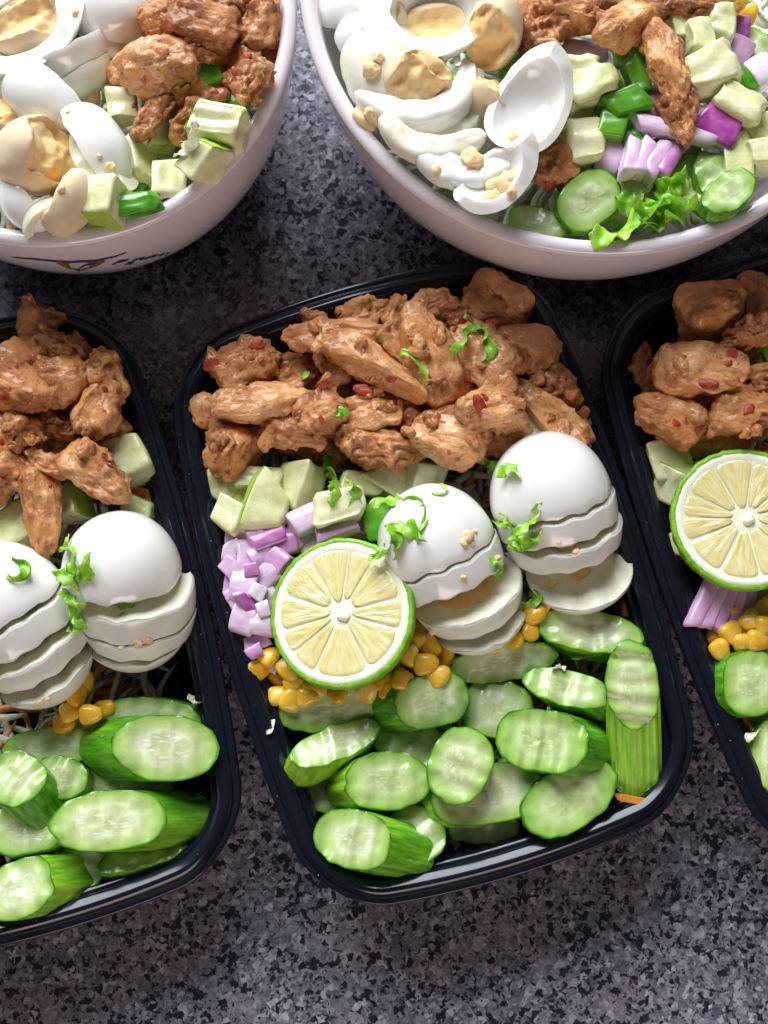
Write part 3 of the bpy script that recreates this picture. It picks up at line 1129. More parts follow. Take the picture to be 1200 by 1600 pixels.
def dice(name, px, py, z, sx, sy, sz, yaw, label, cat, mat, skin=None, tx=0, ty=0, wob=0.12, k=18.0, bulge=0.12, group=None, taper=0.0, wav=0.04):
    """a knife-cut chunk sx x sy px, sz mm tall; skin: material of the one face (local +x) that still has peel"""
    s = mmpx(px, py, z)
    sd = nseed()
    V, Fc, fx = rbox(12, k)
    p = V.copy()
    p += wob * np.stack([vnoise(V * 0.9 + sd * 0.13 + 5 * i, sd + i) for i in range(3)], -1)
    rip = vnoise(np.column_stack([V[:, 0] * 0.5, V[:, 1] * 2.1, V[:, 2] * 2.1]) + sd * 0.31, sd + 7)      # uneven ripple of the blade
    p += (wav * 1.6 * rip)[:, None] * np.sign(V) * (np.abs(V) > 0.97)
    p[:, :2] += (0.12 * vnoise(V[:, [2, 2, 2]] * 0.7 + sd, sd + 8))[:, None]
    fxm = np.clip((V[:, 0] - 0.4) / 0.6, 0, 1)
    p[:, 0] += bulge * fxm * (1 - 0.5 * V[:, 1] ** 2 - 0.5 * V[:, 2] ** 2)
    g = np.random.default_rng(sd + 77)
    sk = g.uniform(-0.22, 0.22, 4)
    p[:, 0] += sk[0] * V[:, 1] + sk[1] * V[:, 2]
    p[:, 1] += sk[2] * V[:, 2]
    p[:, 1] *= 1 - (taper + sk[3]) * V[:, 0]
    D = np.array([sx * s / 2, sy * s / 2, sz / 2])
    p = p * D
    Mx = rot(yaw, tx, ty)
    loc = place(px, py, z, half_of(sx * s, sy * s))
    if skin is None:
        return tag(obj(name, mesh(name, p, Fc), M[mat], None, Mx, loc), label, cat, group)
    e = empty(name, loc, Mx)
    tag(e, label, cat, group)
    obj('flesh', mesh('flesh', p, Fc), M[mat], e)
    use = np.unique(fx)
    remap = -np.ones(len(p), int)
    remap[use] = np.arange(len(use))
    N = normals(p, Fc)
    o1 = p[use] + N[use] * 0.18 + np.array([0.12, 0, 0])
    obj('skin', mesh('skin', o1, remap[fx]), M[skin], e)
    return e


def onion(px, py, z, sx, sy, sz, yaw, label, group, tx=0, ty=0, curve=0.5, purple=0.0, layers=1):
    """a bit of onion layer: curved plate, its outer side stained purple"""
    s = mmpx(px, py, z)
    sd = nseed()
    rng = np.random.default_rng(sd)
    V, Fc, _ = rbox(12, 16.0)
    p = V + 0.10 * np.stack([vnoise(V * 0.8 + sd * 0.17 + 5 * i, sd + i) for i in range(3)], -1)
    D = np.array([sx * s / 2, sy * s / 2, sz / 2])
    q = p * D
    q[:, 2] -= curve * (p[:, 1] ** 2) * D[1] * 0.5
    q[:, 0] *= 1 - 0.12 * p[:, 1] * rng.choice([-1, 1])
    pr = np.clip((V[:, 2] - 0.55) * 3, 0, 1) * purple + 0.25 * np.clip((V[:, 0] - 0.7) * 3, 0, 1) * rng.random()
    pr = np.clip(0.9 * pr + 0.14 * vnoise(V * 1.5 + sd, sd + 3), 0, 1)
    o = obj('onion_piece', mesh('onion_piece', q, Fc, attr={'purple': pr}), M['onion'], None, rot(yaw, tx, ty), place(px, py, z, half_of(sx * s, sy * s)))
    return tag(o, label, 'onion piece', group)


def corn(px, py, z, yaw, label, group, size=1.0, tx=0, ty=0):
    sd = nseed()
    P, Fc = ico(3)
    k = 2.7
    q = P / ((np.abs(P) ** k).sum(1) ** (1 / k))[:, None]
    q[:, 1] *= 1 - 0.28 * q[:, 0]
    q[:, 2] *= 1 - 0.15 * q[:, 0]
    q[:, 2] -= 0.15 * np.clip(-q[:, 0], 0, 1) * (np.abs(q[:, 1]) < 0.5)
    q += 0.06 * np.stack([vnoise(P * 1.5 + sd * 0.3 + i, sd + i) for i in range(3)], -1)
    V = q * np.array([4.6, 3.6, 2.6]) * size
    o = obj('corn_kernel', mesh('corn_kernel', V, Fc), M['corn'], None, rot(yaw, tx, ty), at(px, py, z))
    return tag(o, label, 'corn kernel', group)


def ribbon_mesh(name, L, Wd, sd, curl=1.0, thick=0.22, ruffle=0.6, n=26):
    """a curling strip of leaf, L x Wd mm"""
    rng = np.random.default_rng(sd)
    pos, ang, pit = np.zeros(3), rng.uniform(-0.3, 0.3), rng.uniform(-0.2, 0.3)
    turn = rng.choice([-1, 1]) * curl * rng.uniform(0.7, 1.5) / n * 2.6
    C, Nn = [], []
    roll = rng.uniform(-0.8, 0.8)
    for i in range(n):
        t = i / (n - 1)
        C.append(pos.copy())
        d = np.array([math.cos(ang) * math.cos(pit), math.sin(ang) * math.cos(pit), math.sin(pit)])
        side = np.array([-math.sin(ang), math.cos(ang), 0])
        up = np.cross(d, side)
        rl = roll + 1.2 * math.sin(t * 4 + sd)
        Nn.append((side * math.cos(rl) + up * math.sin(rl), -side * math.sin(rl) + up * math.cos(rl)))
        pos = pos + d * L / n
        ang += turn * (1 + 0.6 * math.sin(3 * t + sd))
        pit += 0.05 * math.cos(5 * t + sd)
    C = np.array(C) - np.mean(C, 0)
    m = 6
    V = []
    for sgn in (1, -1):
        for i in range(n):
            t = i / (n - 1)
            wv = Wd * (0.55 + 0.45 * math.sin(math.pi * min(max(t, 0.06), 0.94))) * (1 + 0.25 * vnoise(np.array([[t * 6, sd * 0.3, 0]]), sd)[0])
            for j in range(m):
                u = j / (m - 1) * 2 - 1
                rf = ruffle * abs(u) * vnoise(np.array([[t * 9, u * 1.3, sd * 0.7]]), sd + 2)[0] * Wd * 0.35
                V.append(C[i] + Nn[i][0] * u * wv / 2 + Nn[i][1] * (rf + 0.12 * Wd * u * u + sgn * thick / 2 * (1 - 0.6 * abs(u))))
    g = grid_faces(n, m)
    F2 = [g, g[:, ::-1] + n * m]
    rim = []
    for i in range(n - 1):
        for j in (0, m - 1):
            a, b = i * m + j, (i + 1) * m + j
            q = [a, b, b + n * m, a + n * m]
            rim.append(q if j == m - 1 else q[::-1])
    for j in range(m - 1):
        for i in (0, n - 1):
            a, b = i * m + j, i * m + j + 1
            q = [a, b, b + n * m, a + n * m]
            rim.append(q if i == 0 else q[::-1])
    return mesh(name, np.array(V), F2 + [np.array(rim)])


def shred(px, py, z, Lpx, Wpx, yaw, label, group, curl=1.0, tx=0, ty=0, mat='leaf', name='lettuce_shred', cat='lettuce shred', ruffle=0.7, free=False):
    s = mmpx(px, py, z)
    me = ribbon_mesh(name, Lpx * s * 1.15, Wpx * s * 1.3, nseed(), curl, ruffle=ruffle)
    lo = min(v.co.z for v in me.vertices) / MM
    if free:
        o = obj(name, me, M[mat], None, rot(yaw, tx, ty), place(px, py, z, 2.0))
    else:
        loc, nrm = snap(px, py)
        o = obj(name, me, M[mat], None, lie(nrm, yaw, 0.85), loc + np.array(nrm) * (-lo * 0.45 + 0.2))
    return tag(o, label, cat, group)


def shell(name, px, py, z, Lpx, Wpx, yaw, label, cat, mat='white', R=24.0, th=3.4, tx=0, ty=0, point=0.35, wavy=0.9, flip=False, group=None, edge=None):
    """a broken piece of an egg white: a thick curved shell; flip shows its hollow side"""
    s = mmpx(px, py, z)
    a, b = Lpx * s / 2, Wpx * s / 2
    sd = nseed()
    rng = np.random.default_rng(sd)
    nr, nth = 14, 80
    tt = np.linspace(0, 2 * math.pi, nth, endpoint=False)
    k = 2.6 - 1.1 * point
    c, sn = np.cos(tt), np.sin(tt)
    rr = 1.0 / ((np.abs(c) ** k + np.abs(sn) ** k) ** (1 / k))
    rr *= 1 + 0.07 * vnoise(np.column_stack([c * 1.4, sn * 1.4, tt * 0 + sd]), sd) + 0.035 * wavy * vnoise(np.column_stack([c * 5, sn * 5, tt * 0 + sd]), sd + 4)
    out, inn = [], []
    for i, r in enumerate(np.linspace(0, 1, nr)):
        x, y = a * rr * c * r, b * rr * sn * r
        zz = -(x ** 2) / (2 * R * 1.25) - (y ** 2) / (2 * R) + 0.55 * wavy * vnoise(np.column_stack([x / 4.5, y / 22, x * 0 + sd]), sd + 5)
        thick = th * (0.45 + 0.55 * (1 - r ** 3)) * (1 + 0.2 * vnoise(np.column_stack([x / 8, y / 8, x * 0]), sd + 2))
        e2 = 0.94 if r == 1 else 1.0
        out.append(np.column_stack([x * e2, y * e2, zz - (0.35 if r == 1 else 0)]))
        inn.append(np.column_stack([x * 0.93, y * 0.93, zz - thick]))
    V = np.vstack([np.concatenate(out), np.concatenate(inn)])
    n1 = nr * nth
    g = grid_faces(nr, nth, False, True)
    last = (nr - 1) * nth
    rim = np.array([[last + i, n1 + last + i, n1 + last + (i + 1) % nth, last + (i + 1) % nth] for i in range(nth)])
    Mx = rot(yaw, tx, ty)
    if flip:
        Mx = Mx @ Matrix.Rotation(math.pi, 4, 'X')
    o = obj(name, mesh(name, V, [g, g[:, ::-1] + n1, rim]), M[mat], None, Mx, place(px, py, z, half_of(2 * a, 2 * b)))
    return tag(o, label, cat, group)


def wedge(px, py, z, Lpx, arcdeg, yaw, label, roll=0, tx=0, ty=0, mat='white', group=None, fat=0.80, cavity=0.62, wavy=0.6):
    """a lengthwise piece of a boiled egg's white: outer skin, hollow where the yolk sat, crinkled cut faces.
    roll 0 shows the rounded outside, roll 180 the hollow"""
    s = mmpx(px, py, z)
    a = Lpx * s / 2
    b = a * fat
    sd = nseed()
    rng = np.random.default_rng(sd)
    ns, na, m = 34, 26, 7
    x0 = 0.10 * a * rng.choice([-1, 1])
    ai, bi = a * cavity, b * cavity * 1.02
    xs = a * np.sin(np.linspace(-1, 1, ns) * math.pi / 2 * 0.995)
    ro = b * np.sqrt(np.clip(1 - np.abs(xs / a) ** 2.2, 0, 1)) * (1 - 0.08 * xs / a)
    ri = bi * np.sqrt(np.clip(1 - ((xs - x0) / ai) ** 2, 0, 1))
    ri = np.minimum(ri, ro * 0.9)
    half = math.radians(arcdeg / 2)

    def pt(i, th, f):
        r = ri[i] + (ro[i] - ri[i]) * f
        e = abs(th) / half
        ripple = wavy * vnoise(np.array([[xs[i] / 3.6, r / 14, sd * 0.3 + (5 if th > 0 else 0)]]), sd + 3)[0] * max(e - 0.75, 0) * 4
        t2 = th + np.sign(th) * ripple / max(r, 4.0)
        return (xs[i], r * math.sin(t2), r * math.cos(t2))
    V, Fs, off = [], [], 0
    ths = np.linspace(-half, half, na)
    for f in (1.0, 0.0):
        V += [pt(i, t, f) for i in range(ns) for t in ths]
        g = grid_faces(ns, na, off=off)
        Fs.append(g if f == 1.0 else g[:, ::-1])
        off += ns * na
    for k, t in ((0, -half), (na - 1, half)):
        V += [pt(i, t, f) for i in range(ns) for f in np.linspace(0, 1, m)]
        g = grid_faces(ns, m, off=off)
        Fs.append(g if k == 0 else g[:, ::-1])
        off += ns * m
    V = np.array(V)
    cz = b * (0.62 if arcdeg > 120 else 0.80)
    V[:, 2] -= cz
    V = V + 0.5 * np.stack([vnoise(V / 11.0 + sd * 0.21 + 3 * i, sd + 20 + i) for i in range(3)], -1) * np.array([1, 1, 1.4])
    me = mesh('egg_white_piece', V, Fs)
    bm = bmesh.new()
    bm.from_mesh(me)
    bmesh.ops.remove_doubles(bm, verts=bm.verts, dist=0.02 * MM)
    bm.to_mesh(me)
    bm.free()
    sharpen(me, 45)
    Mx = rot(yaw, tx, ty) @ Matrix.Rotation(math.radians(roll), 4, 'X')
    o = obj('egg_white_piece', me, M[mat], None, Mx, place(px, py, z, b * 0.7))
    return tag(o, label, 'egg white', group)


def crescent(px, py, z, Ro, Ri, tk, arcdeg, yaw, label, tx=0, ty=0, wavy=0.8, mat='white', group=None, squash=0.9):
    """part of a ring of egg white left by a slice, tk mm thick"""
    sd = nseed()
    nu, nc = 60, 32
    V = []
    for i in range(nu):
        t = i / (nu - 1) * 2 - 1
        a = math.radians(arcdeg / 2) * t
        endf = math.sqrt(max(1 - abs(t) ** 7, 0.0)) * 0.97 + 0.03
        n1 = vnoise(np.array([[t * 2.5, 0, sd * 0.3]]), sd)[0]
        ri = Ri + (Ro - Ri) * (0.35 * abs(t) ** 3) + 0.6 * n1
        rm, hw = (Ro + ri) / 2, (Ro - ri) / 2
        for j in range(nc):
            b = 2 * math.pi * j / nc
            cb, sb = math.cos(b), math.sin(b)
            k = 9.0
            f = 1 / ((abs(cb) ** k + abs(sb) ** k) ** (1 / k))
            r = rm + hw * cb * f * endf
            zz = tk / 2 * sb * f * endf
            r += (-0.10 * Ro * (zz / tk) ** 2 * 2) if cb > 0 else 0
            x, y = r * math.cos(a), r * math.sin(a) * squash
            zz += 1.2 * wavy * vnoise(np.array([[y / 4.0, x / 18, sd * .7]]), sd + 6)[0] + 0.5 * vnoise(np.array([[x / 6, y / 6, sd]]), sd + 1)[0]
            V.append((x - rm * 0.75, y, zz))
    V = np.array(V)
    g = grid_faces(nu, nc, False, True)
    caps = [np.array([[b0 + j for j in range(nc)]]) for b0 in (0, (nu - 1) * nc)]
    caps[0] = caps[0][:, ::-1]
    o = obj('egg_white_piece', sharpen(mesh('egg_white_piece', V, [g] + caps), 50), M[mat], None, rot(yaw, tx, ty), place(px, py, z, Ro * 0.4))
    return tag(o, label, 'egg white', group)


def yolk(px, py, z, Lpx, Wpx, yaw, label, H=None, cuts=2, tx=0, ty=0, group=None, updir=None, sub=5):
    """a broken piece of hard yolk: smooth skin outside, crumbly where broken"""
    s = mmpx(px, py, z)
    sd = nseed()
    rng = np.random.default_rng(sd)
    P, Fc = ico(sub)
    q = P * (1 + 0.05 * vnoise(P * 1.2 + sd, sd)[:, None])
    cut = np.zeros(len(q))
    for j in range(cuts):
        n = rng.normal(size=3)
        n[2] = abs(n[2]) + 0.5
        if j == 0 and updir is not None:
            n = np.array(updir, float)
        n /= np.linalg.norm(n)
        off = rng.uniform(0.35, 0.55) if j == 0 else rng.uniform(0.45, 0.75)
        nz = 0.42 * fbm(P * 1.25 + sd, sd + 2 + j, 2) + 0.05 * fbm(P * 5 + sd, sd + 12 + j, 2)
        d = q @ n - off - nz
        m = d > 0
        q[m] -= np.outer(d[m], n)
        cut = np.maximum(cut, np.clip(d * 14, 0, 1))
    V = q * np.array([Lpx * s / 2, Wpx * s / 2, (H or Wpx * s * 0.8) / 2])
    N = normals(V, Fc)
    V = V + N * (cut * (0.22 * fbm(V / 2.2 + sd, sd + 6, 3) + 0.20 * vnoise(V / 0.8, sd + 7) - 5 * np.clip(0.07 - np.abs(vnoise(V / 6 + sd, sd + 9)), 0, 1)) + 0.06 * vnoise(V / 2.0, sd + 8))[:, None]
    o = obj('egg_yolk_piece', mesh('egg_yolk_piece', V, Fc, attr={'cut': cut}), M['yolk'], None, rot(yaw, tx, ty), place(px, py, z, half_of(Lpx * s, Wpx * s)))
    return tag(o, label, 'egg yolk', group)


DEPS, HIT = [None], ['']


def settle():
    bpy.context.view_layer.update()
    DEPS[0] = bpy.context.evaluated_depsgraph_get()


def snap(px, py):
    """where the line of sight through a pixel meets the food already built: place (mm) and surface normal"""
    d = at(px, py, 0) - CAM
    d = Vector(d / np.linalg.norm(d))
    hit, loc, nrm, _, o, _ = SC.ray_cast(DEPS[0], Vector(CAM * MM), d)
    if nrm.dot(d) > 0:
        nrm = -nrm
    HIT[0] = o.name if o else ''
    return np.array(loc) / MM, nrm


def lie(nrm, yaw, keep=0.7):
    """a frame lying on a surface, turned by yaw"""
    z = (nrm * keep + Vector((0, 0, 1 - keep))).normalized()
    x = Vector((math.cos(math.radians(yaw)), math.sin(math.radians(yaw)), 0))
    y = z.cross(x).normalized()
    x = y.cross(z)
    return Matrix((x, y, z)).transposed().to_4x4()


def crumb(name, px, py, z, d, mat, label, cat, group, flat=0.6, long=1.0, yaw=0):
    s = mmpx(px, py, z)
    sd = nseed()
    P, Fc = ico(3)
    V = P * (1 + 0.55 * fbm(P * 1.5 + sd, sd, 3)[:, None]) * np.array([d * s / 2 * long, d * s / 2, d * s / 2 * flat])
    loc, nrm = snap(px, py)
    loc = loc + np.array(nrm) * d * s * (0.10 if mat == 'yolk' else -0.02)
    o = obj(name, mesh(name, V, Fc, attr={'cut': np.full(len(V), 0.6)} if mat == 'yolk' else None), M[mat], None, lie(nrm, yaw), loc)
    return tag(o, label, cat, group)


def shred_bed(name, label, cx, cy, yaw, hw, hl, z0, z1, n, mat, sd, rnd=False, Lr=(14, 34), Wr=(1.6, 3.4)):
    """a loose layer of shredded vegetable that nobody could count: one object"""
    rng = np.random.default_rng(sd)
    V, Fc, o = [], [], 0
    for i in range(n):
        L, Wd, T = rng.uniform(*Lr), rng.uniform(*Wr), rng.uniform(0.7, 1.4)
        if rnd:
            r, a = math.sqrt(rng.random()), rng.random() * 6.283
            x, y = r * hw * math.cos(a), r * hl * math.sin(a)
        else:
            x, y = rng.uniform(-hw, hw), rng.uniform(-hl, hl)
        z = rng.uniform(z0, z1)
        ang, cv, tl = rng.random() * 6.283, rng.uniform(-0.06, 0.06), rng.uniform(-0.15, 0.15)
        m = 8
        for k in range(m):
            t = k / (m - 1) - 0.5
            lx, ly = t * L, cv * (t * L) ** 2
            wd = Wd * (1 - 0.7 * abs(t * 2) ** 3) / 2
            c, s = math.cos(ang), math.sin(ang)
            for (u, v) in ((-1, -1), (1, -1), (1, 1), (-1, 1)):
                yy = ly + u * wd
                V.append((x + c * lx - s * yy, y + s * lx + c * yy, z + tl * lx + v * T / 2 + 0.8 * math.sin(t * 5 + i)))
            if k:
                b = o + (k - 1) * 4
                for q in range(4):
                    Fc.append((b + q, b + (q + 1) % 4, b + 4 + (q + 1) % 4, b + 4 + q))
        Fc.append((o + 3, o + 2, o + 1, o))
        e = o + (m - 1) * 4
        Fc.append((e, e + 1, e + 2, e + 3))
        o += m * 4
    ob = obj(name, mesh(name, np.array(V), np.array(Fc)), M[mat], None, rot(yaw), (cx, cy, 0))
    return tag(ob, label, None, None, 'stuff')


# ------------------------------------------------------------------ beds of shredded vegetables under everything
random.seed(4)
for key, where in (('mid', 'in the whole container in the middle'), ('left', 'in the container at the left edge'), ('right', 'in the container at the right edge')):
    cx, cy, yw = CONT[key]
    k = {'mid': 1, 'left': 2, 'right': 3}[key]
    shred_bed('shredded_cabbage', 'pale shredded cabbage under the food ' + where, cx, cy, yw, 50, 84, 8, 27, 620, 'cabbage', 10 + k)
    shred_bed('shredded_carrot', 'orange shredded carrot under the food ' + where, cx, cy, yw, 50, 84, 14, 29, 150, 'carrot', 20 + k)
for key, where in (('big', 'in the large bowl'), ('small', 'in the smaller bowl')):
    _, bx, by, R, H, _o = BOWL[key]
    k = 4 if key == 'big' else 5
    shred_bed('shredded_cabbage', 'pale shredded cabbage under the salad ' + where, bx, by, 0, R - 24, R - 24, 38, 66, 900, 'cabbage', 10 + k, True, (12, 30), (2, 4.5))
    shred_bed('shredded_lettuce', 'green shredded lettuce under the salad ' + where, bx, by, 0, R - 22, R - 22, 50, 68, 110, 'leaf', 30 + k, True, (12, 26), (3, 6.5))

# ------------------------------------------------------------------ chicken, middle container
G = 'chicken pieces in the middle container'
for a in (
    # under layer
    (440, 610, 36, 130, 90, 20, 'dark chicken piece deep in the middle pile, below the long pale strip', 0.1),
    (560, 640, 35, 130, 95, -20, 'dark chicken piece deep in the middle pile, below its centre', 0.1),
    (690, 610, 36, 130, 100, 50, 'dark chicken piece deep in the middle pile, below the upright plank', 0.1),
    (800, 610, 35, 140, 100, -40, 'dark chicken piece deep in the middle pile, toward the right rim', 0.1),
    (590, 520, 34, 140, 80, 15, 'dark chicken piece deep in the middle pile, by the top rim', 0.1),
    (700, 660, 38, 120, 70, 0, 'dark chicken piece deep in the middle pile, above the front egg', 0.1),
    (480, 690, 36, 150, 60, -5, 'dark chicken piece deep in the middle pile, above the diced apple', 0.1),
    # left part
    (386, 574, 49, 112, 88, 32, 'broad chicken lump in the upper left of the middle container', 0.45),
    (322, 640, 44, 52, 42, -55, 'small knob of chicken against the left rim of the middle container', 0.6),
    (362, 702, 45, 92, 86, 60, 'ragged chicken lump above the apple cubes in the middle container', 0.1),
    (408, 632, 53, 150, 62, 2, 'long smooth pale chicken strip lying level in the left of the middle pile', 0.85),
    (455, 676, 48, 98, 50, -22, 'knobbly chicken bit under the long pale strip in the middle pile', 0.15),
    (500, 648, 54, 76, 68, 25, 'round ended chicken bit with lettuce on its right side', 0.35),
    (579, 641, 52, 92, 62, 10, 'chunky chicken bit left of centre in the middle pile, right of the lettuce shred', 0.3),
    (463, 587, 44, 74, 52, 30, 'brown shadowed chicken bit amid the left of the middle pile', 0.1),
    (525, 529, 50, 165, 54, -3, 'long ragged chicken strip along the top rim of the middle container', 0.35),
    (521, 566, 52, 80, 42, -78, 'narrow upright chicken bit beside the diagonal strip in the middle pile', 0.3),
    (590, 570, 59, 182, 56, -33, 'long smooth chicken strip lying diagonally across the middle pile', 0.8),
    (596, 697, 50, 140, 62, -8, 'wide chicken piece hanging over the apple left of the front egg', 0.35),
    (494, 502, 43, 36, 26, -30, 'tiny chicken scrap standing free by the top rim of the middle container', 0.3),
    (574, 490, 46, 86, 44, 20, 'spiky torn chicken scrap at the top of the middle pile', 0.0),
    (619, 487, 48, 58, 28, 62, 'thin upright chicken scrap at the top of the middle pile', 0.1),
    # right part
    (673, 552, 58, 158, 76, -71, 'flat smooth chicken plank standing upright in the middle pile', 0.75),
    (625, 546, 54, 100, 52, -62, 'smooth tan chicken strip left of the upright plank', 0.85),
    (673, 476, 47, 76, 52, 22, 'rounded chicken bit at the top above the upright plank', 0.6),
    (770, 478, 44, 108, 84, -32, 'big round shaded chicken lump in the top right of the middle container', 0.85),
    (744, 489, 50, 90, 36, 8, 'craggy chicken ridge with red chili at the top right of the middle pile', 0.0),
    (752, 562, 57, 118, 84, -42, 'broad chicken chunk under the lettuce cluster in the middle pile', 0.5),
    (824, 541, 49, 104, 64, -28, 'plump chicken piece near the right rim of the middle container', 0.45),
    (806, 563, 53, 46, 40, 0, 'small crumbly chicken knob right of the lettuce cluster', 0.0),
    (869, 606, 45, 88, 58, -42, 'chicken piece by the right rim above the diagonal right strip', 0.35),
    (858, 650, 50, 168, 56, -46, 'long tan chicken strip running down to the back egg', 0.7),
    (903, 672, 44, 62, 44, -60, 'rough chicken end between the right rim and the back egg', 0.1),
    (706, 678, 56, 116, 90, -18, 'wide glossy chicken piece above the front egg', 0.75),
    (764, 636, 60, 108, 82, 15, 'craggy chicken piece holding a big red chili bit', 0.1),
    (777, 695, 46, 116, 54, 24, 'dark chicken piece tucked behind the two eggs', 0.4),
    (718, 600, 49, 88, 42, -80, 'shadowed chicken bit right of the upright plank', 0.2),
    (640, 655, 49, 66, 40, 60, 'stringy chicken bit in the centre of the middle pile', 0.0),
):
    chicken(*a, group=G)

G = 'chicken pieces in the left container'
for a in (
    (60, 620, 38, 150, 120, 20, 'dark chicken piece deep in the left pile near its centre', 0.1),
    (130, 690, 36, 130, 90, 0, 'dark chicken piece deep in the left pile above the apple cube', 0.1),
    (20, 720, 38, 110, 90, 0, 'dark chicken piece deep in the left pile at the picture edge', 0.1),
    (150, 580, 36, 80, 70, 30, 'dark chicken piece deep in the left pile by the rim corner', 0.1),
    (47, 510, 52, 112, 36, -78, 'thin spike of chicken poking over the top rim of the left container', 0.1),
    (78, 502, 48, 44, 34, 10, 'small dark chicken flap beside the spike in the left container', 0.0),
    (90, 548, 50, 84, 44, -24, 'ragged chicken bit below the spike in the left container', 0.1),
    (118, 540, 42, 40, 22, -60, 'small chicken scrap under the top rim of the left container', 0.2),
    (38, 598, 56, 124, 100, -30, 'broad pinkish chicken chunk at the left edge of the picture', 0.5),
    (96, 594, 57, 86, 70, 10, 'chicken chunk in the middle of the left pile', 0.45),
    (155, 592, 52, 82, 72, 30, 'round chicken lump by the corner of the left container', 0.45),
    (150, 640, 54, 96, 72, 65, 'lumpy chicken piece below the round lump in the left container', 0.3),
    (172, 672, 45, 88, 60, -40, 'shaded chicken piece above the apple cube in the left container', 0.3),
    (26, 678, 52, 86, 66, 0, 'rounded chicken bit at the left picture edge below the broad chunk', 0.45),
    (91, 670, 49, 60, 40, -8, 'small dark chicken bit low in the left pile', 0.1),
    (148, 744, 54, 134, 62, -36, 'tapering chicken wing piece pointing down right above the left eggs', 0.3),
    (67, 800, 54, 138, 56, -84, 'upright orange chicken strip hanging between the left eggs', 0.5),
    (14, 742, 50, 92, 74, 10, 'chicken lump at the picture edge above the left eggs', 0.35),
    (72, 722, 55, 70, 34, -12, 'thin chicken bridge between the strip and the wing piece', 0.2),
):
    chicken(*a, group=G)

G = 'chicken pieces in the right container'
for a in (
    (1110, 560, 36, 150, 110, 0, 'dark chicken piece deep in the right pile near its centre', 0.1),
    (1150, 640, 38, 130, 80, 0, 'dark chicken piece deep in the right pile above the lime', 0.1),
    (1160, 500, 38, 130, 80, 0, 'dark chicken piece deep in the right pile toward its top', 0.1),
    (1050, 610, 38, 90, 70, 0, 'dark chicken piece deep in the right pile by its rim', 0.1),
    (1110, 476, 52, 116, 80, 12, 'rounded blunt chicken chunk at the top of the right pile', 0.7),
    (1180, 462, 47, 70, 66, 60, 'chicken piece cut by the right picture edge at the top of the right pile', 0.6),
    (1098, 574, 56, 150, 88, -3, 'big smooth rectangular chicken slab in the right container', 0.75),
    (1168, 526, 55, 88, 42, 14, 'crumbly chicken bit above the lettuce in the right container', 0.0),
    (1042, 656, 52, 108, 62, -26, 'blunt chicken piece at the left of the right pile with chili specks', 0.5),
    (1098, 678, 48, 150, 52, -8, 'chicken piece just above the lime half in the right container', 0.4),
    (1165, 640, 55, 96, 74, -15, 'craggy chicken piece above the lime at the right picture edge', 0.1),
    (1003, 566, 40, 64, 22, 78, 'thin shaded chicken sliver against the rim of the right container', 0.2),
    (1028, 588, 42, 50, 46, 70, 'dark chicken bit between the slab and the rim in the right container', 0.2),
    (1192, 590, 52, 60, 50, 10, 'pale chicken bit at the right picture edge below the lettuce', 0.4),
    (1075, 622, 50, 72, 30, -18, 'small knobbly chicken strip under the rectangular slab', 0.0),
):
    chicken(*a, group=G)

G = 'chicken pieces in the smaller bowl'
for a in (
    (300, 70, 76, 150, 120, 0, 'dark chicken piece deep in the smaller bowl', 0.1),
    (400, 80, 74, 90, 90, 0, 'dark chicken piece deep in the smaller bowl by its rim', 0.1),
    (300, 38, 90, 150, 76, -15, 'wide chicken piece at the back of the smaller bowl', 0.35),
    (252, 30, 92, 66, 56, 30, 'small chicken lump at the top of the smaller bowl, right of the egg white', 0.3),
    (246, 105, 92, 124, 84, 8, 'arched chicken piece with a rough crust beside the eggs in the smaller bowl', 0.3),
    (240, 178, 88, 88, 44, 62, 'chicken strip pointing down left beneath the arched piece', 0.4),
    (285, 138, 86, 74, 50, -50, 'shaded leg of the arched chicken piece in the smaller bowl', 0.2),
    (312, 180, 86, 96, 52, 40, 'wedge of chicken above the apple cubes in the smaller bowl', 0.3),
    (410, 44, 89, 88, 60, 78, 'upright chicken piece by the right rim of the smaller bowl', 0.3),
    (376, 106, 86, 84, 50, 72, 'chicken piece with red chili near the rim of the smaller bowl', 0.35),
    (420, 132, 84, 66, 44, 60, 'ragged chicken scrap against the rim of the smaller bowl', 0.0),
    (182, 114, 84, 52, 42, 0, 'chicken knob touching the egg white in the smaller bowl', 0.3),
    (310, 78, 92, 66, 32, -20, 'thin chicken flap in the middle of the smaller bowl', 0.1),
    (350, 8, 90, 80, 50, 20, 'chicken piece cut by the top picture edge in the smaller bowl', 0.3),
):
    chicken(*a, group=G)

G = 'chicken pieces in the large bowl'
for a in (
    (900, 10, 80, 170, 70, 0, 'dark chicken piece deep in the large bowl', 0.1),
    (844, 50, 92, 84, 62, 25, 'curled chicken bit beside the egg yolk in the large bowl', 0.1),
    (888, 18, 94, 100, 56, -12, 'lumpy chicken piece at the top of the large bowl', 0.1),
    (978, 42, 96, 108, 66, 32, 'wedge shaped chicken piece crossing the long strip in the large bowl', 0.45),
    (1040, 92, 97, 150, 56, -72, 'upper part of a long chicken strip hanging in the large bowl', 0.4),
    (1060, 180, 92, 110, 46, -80, 'lower tip of a long chicken strip hanging over the onion', 0.15),
    (866, 262, 86, 74, 52, 35, 'small curled chicken bit right of the hollow egg white', 0.1),
    (1075, 8, 92, 170, 34, 6, 'chicken strip along the top picture edge in the large bowl', 0.2),
):
    chicken(*a, group=G)

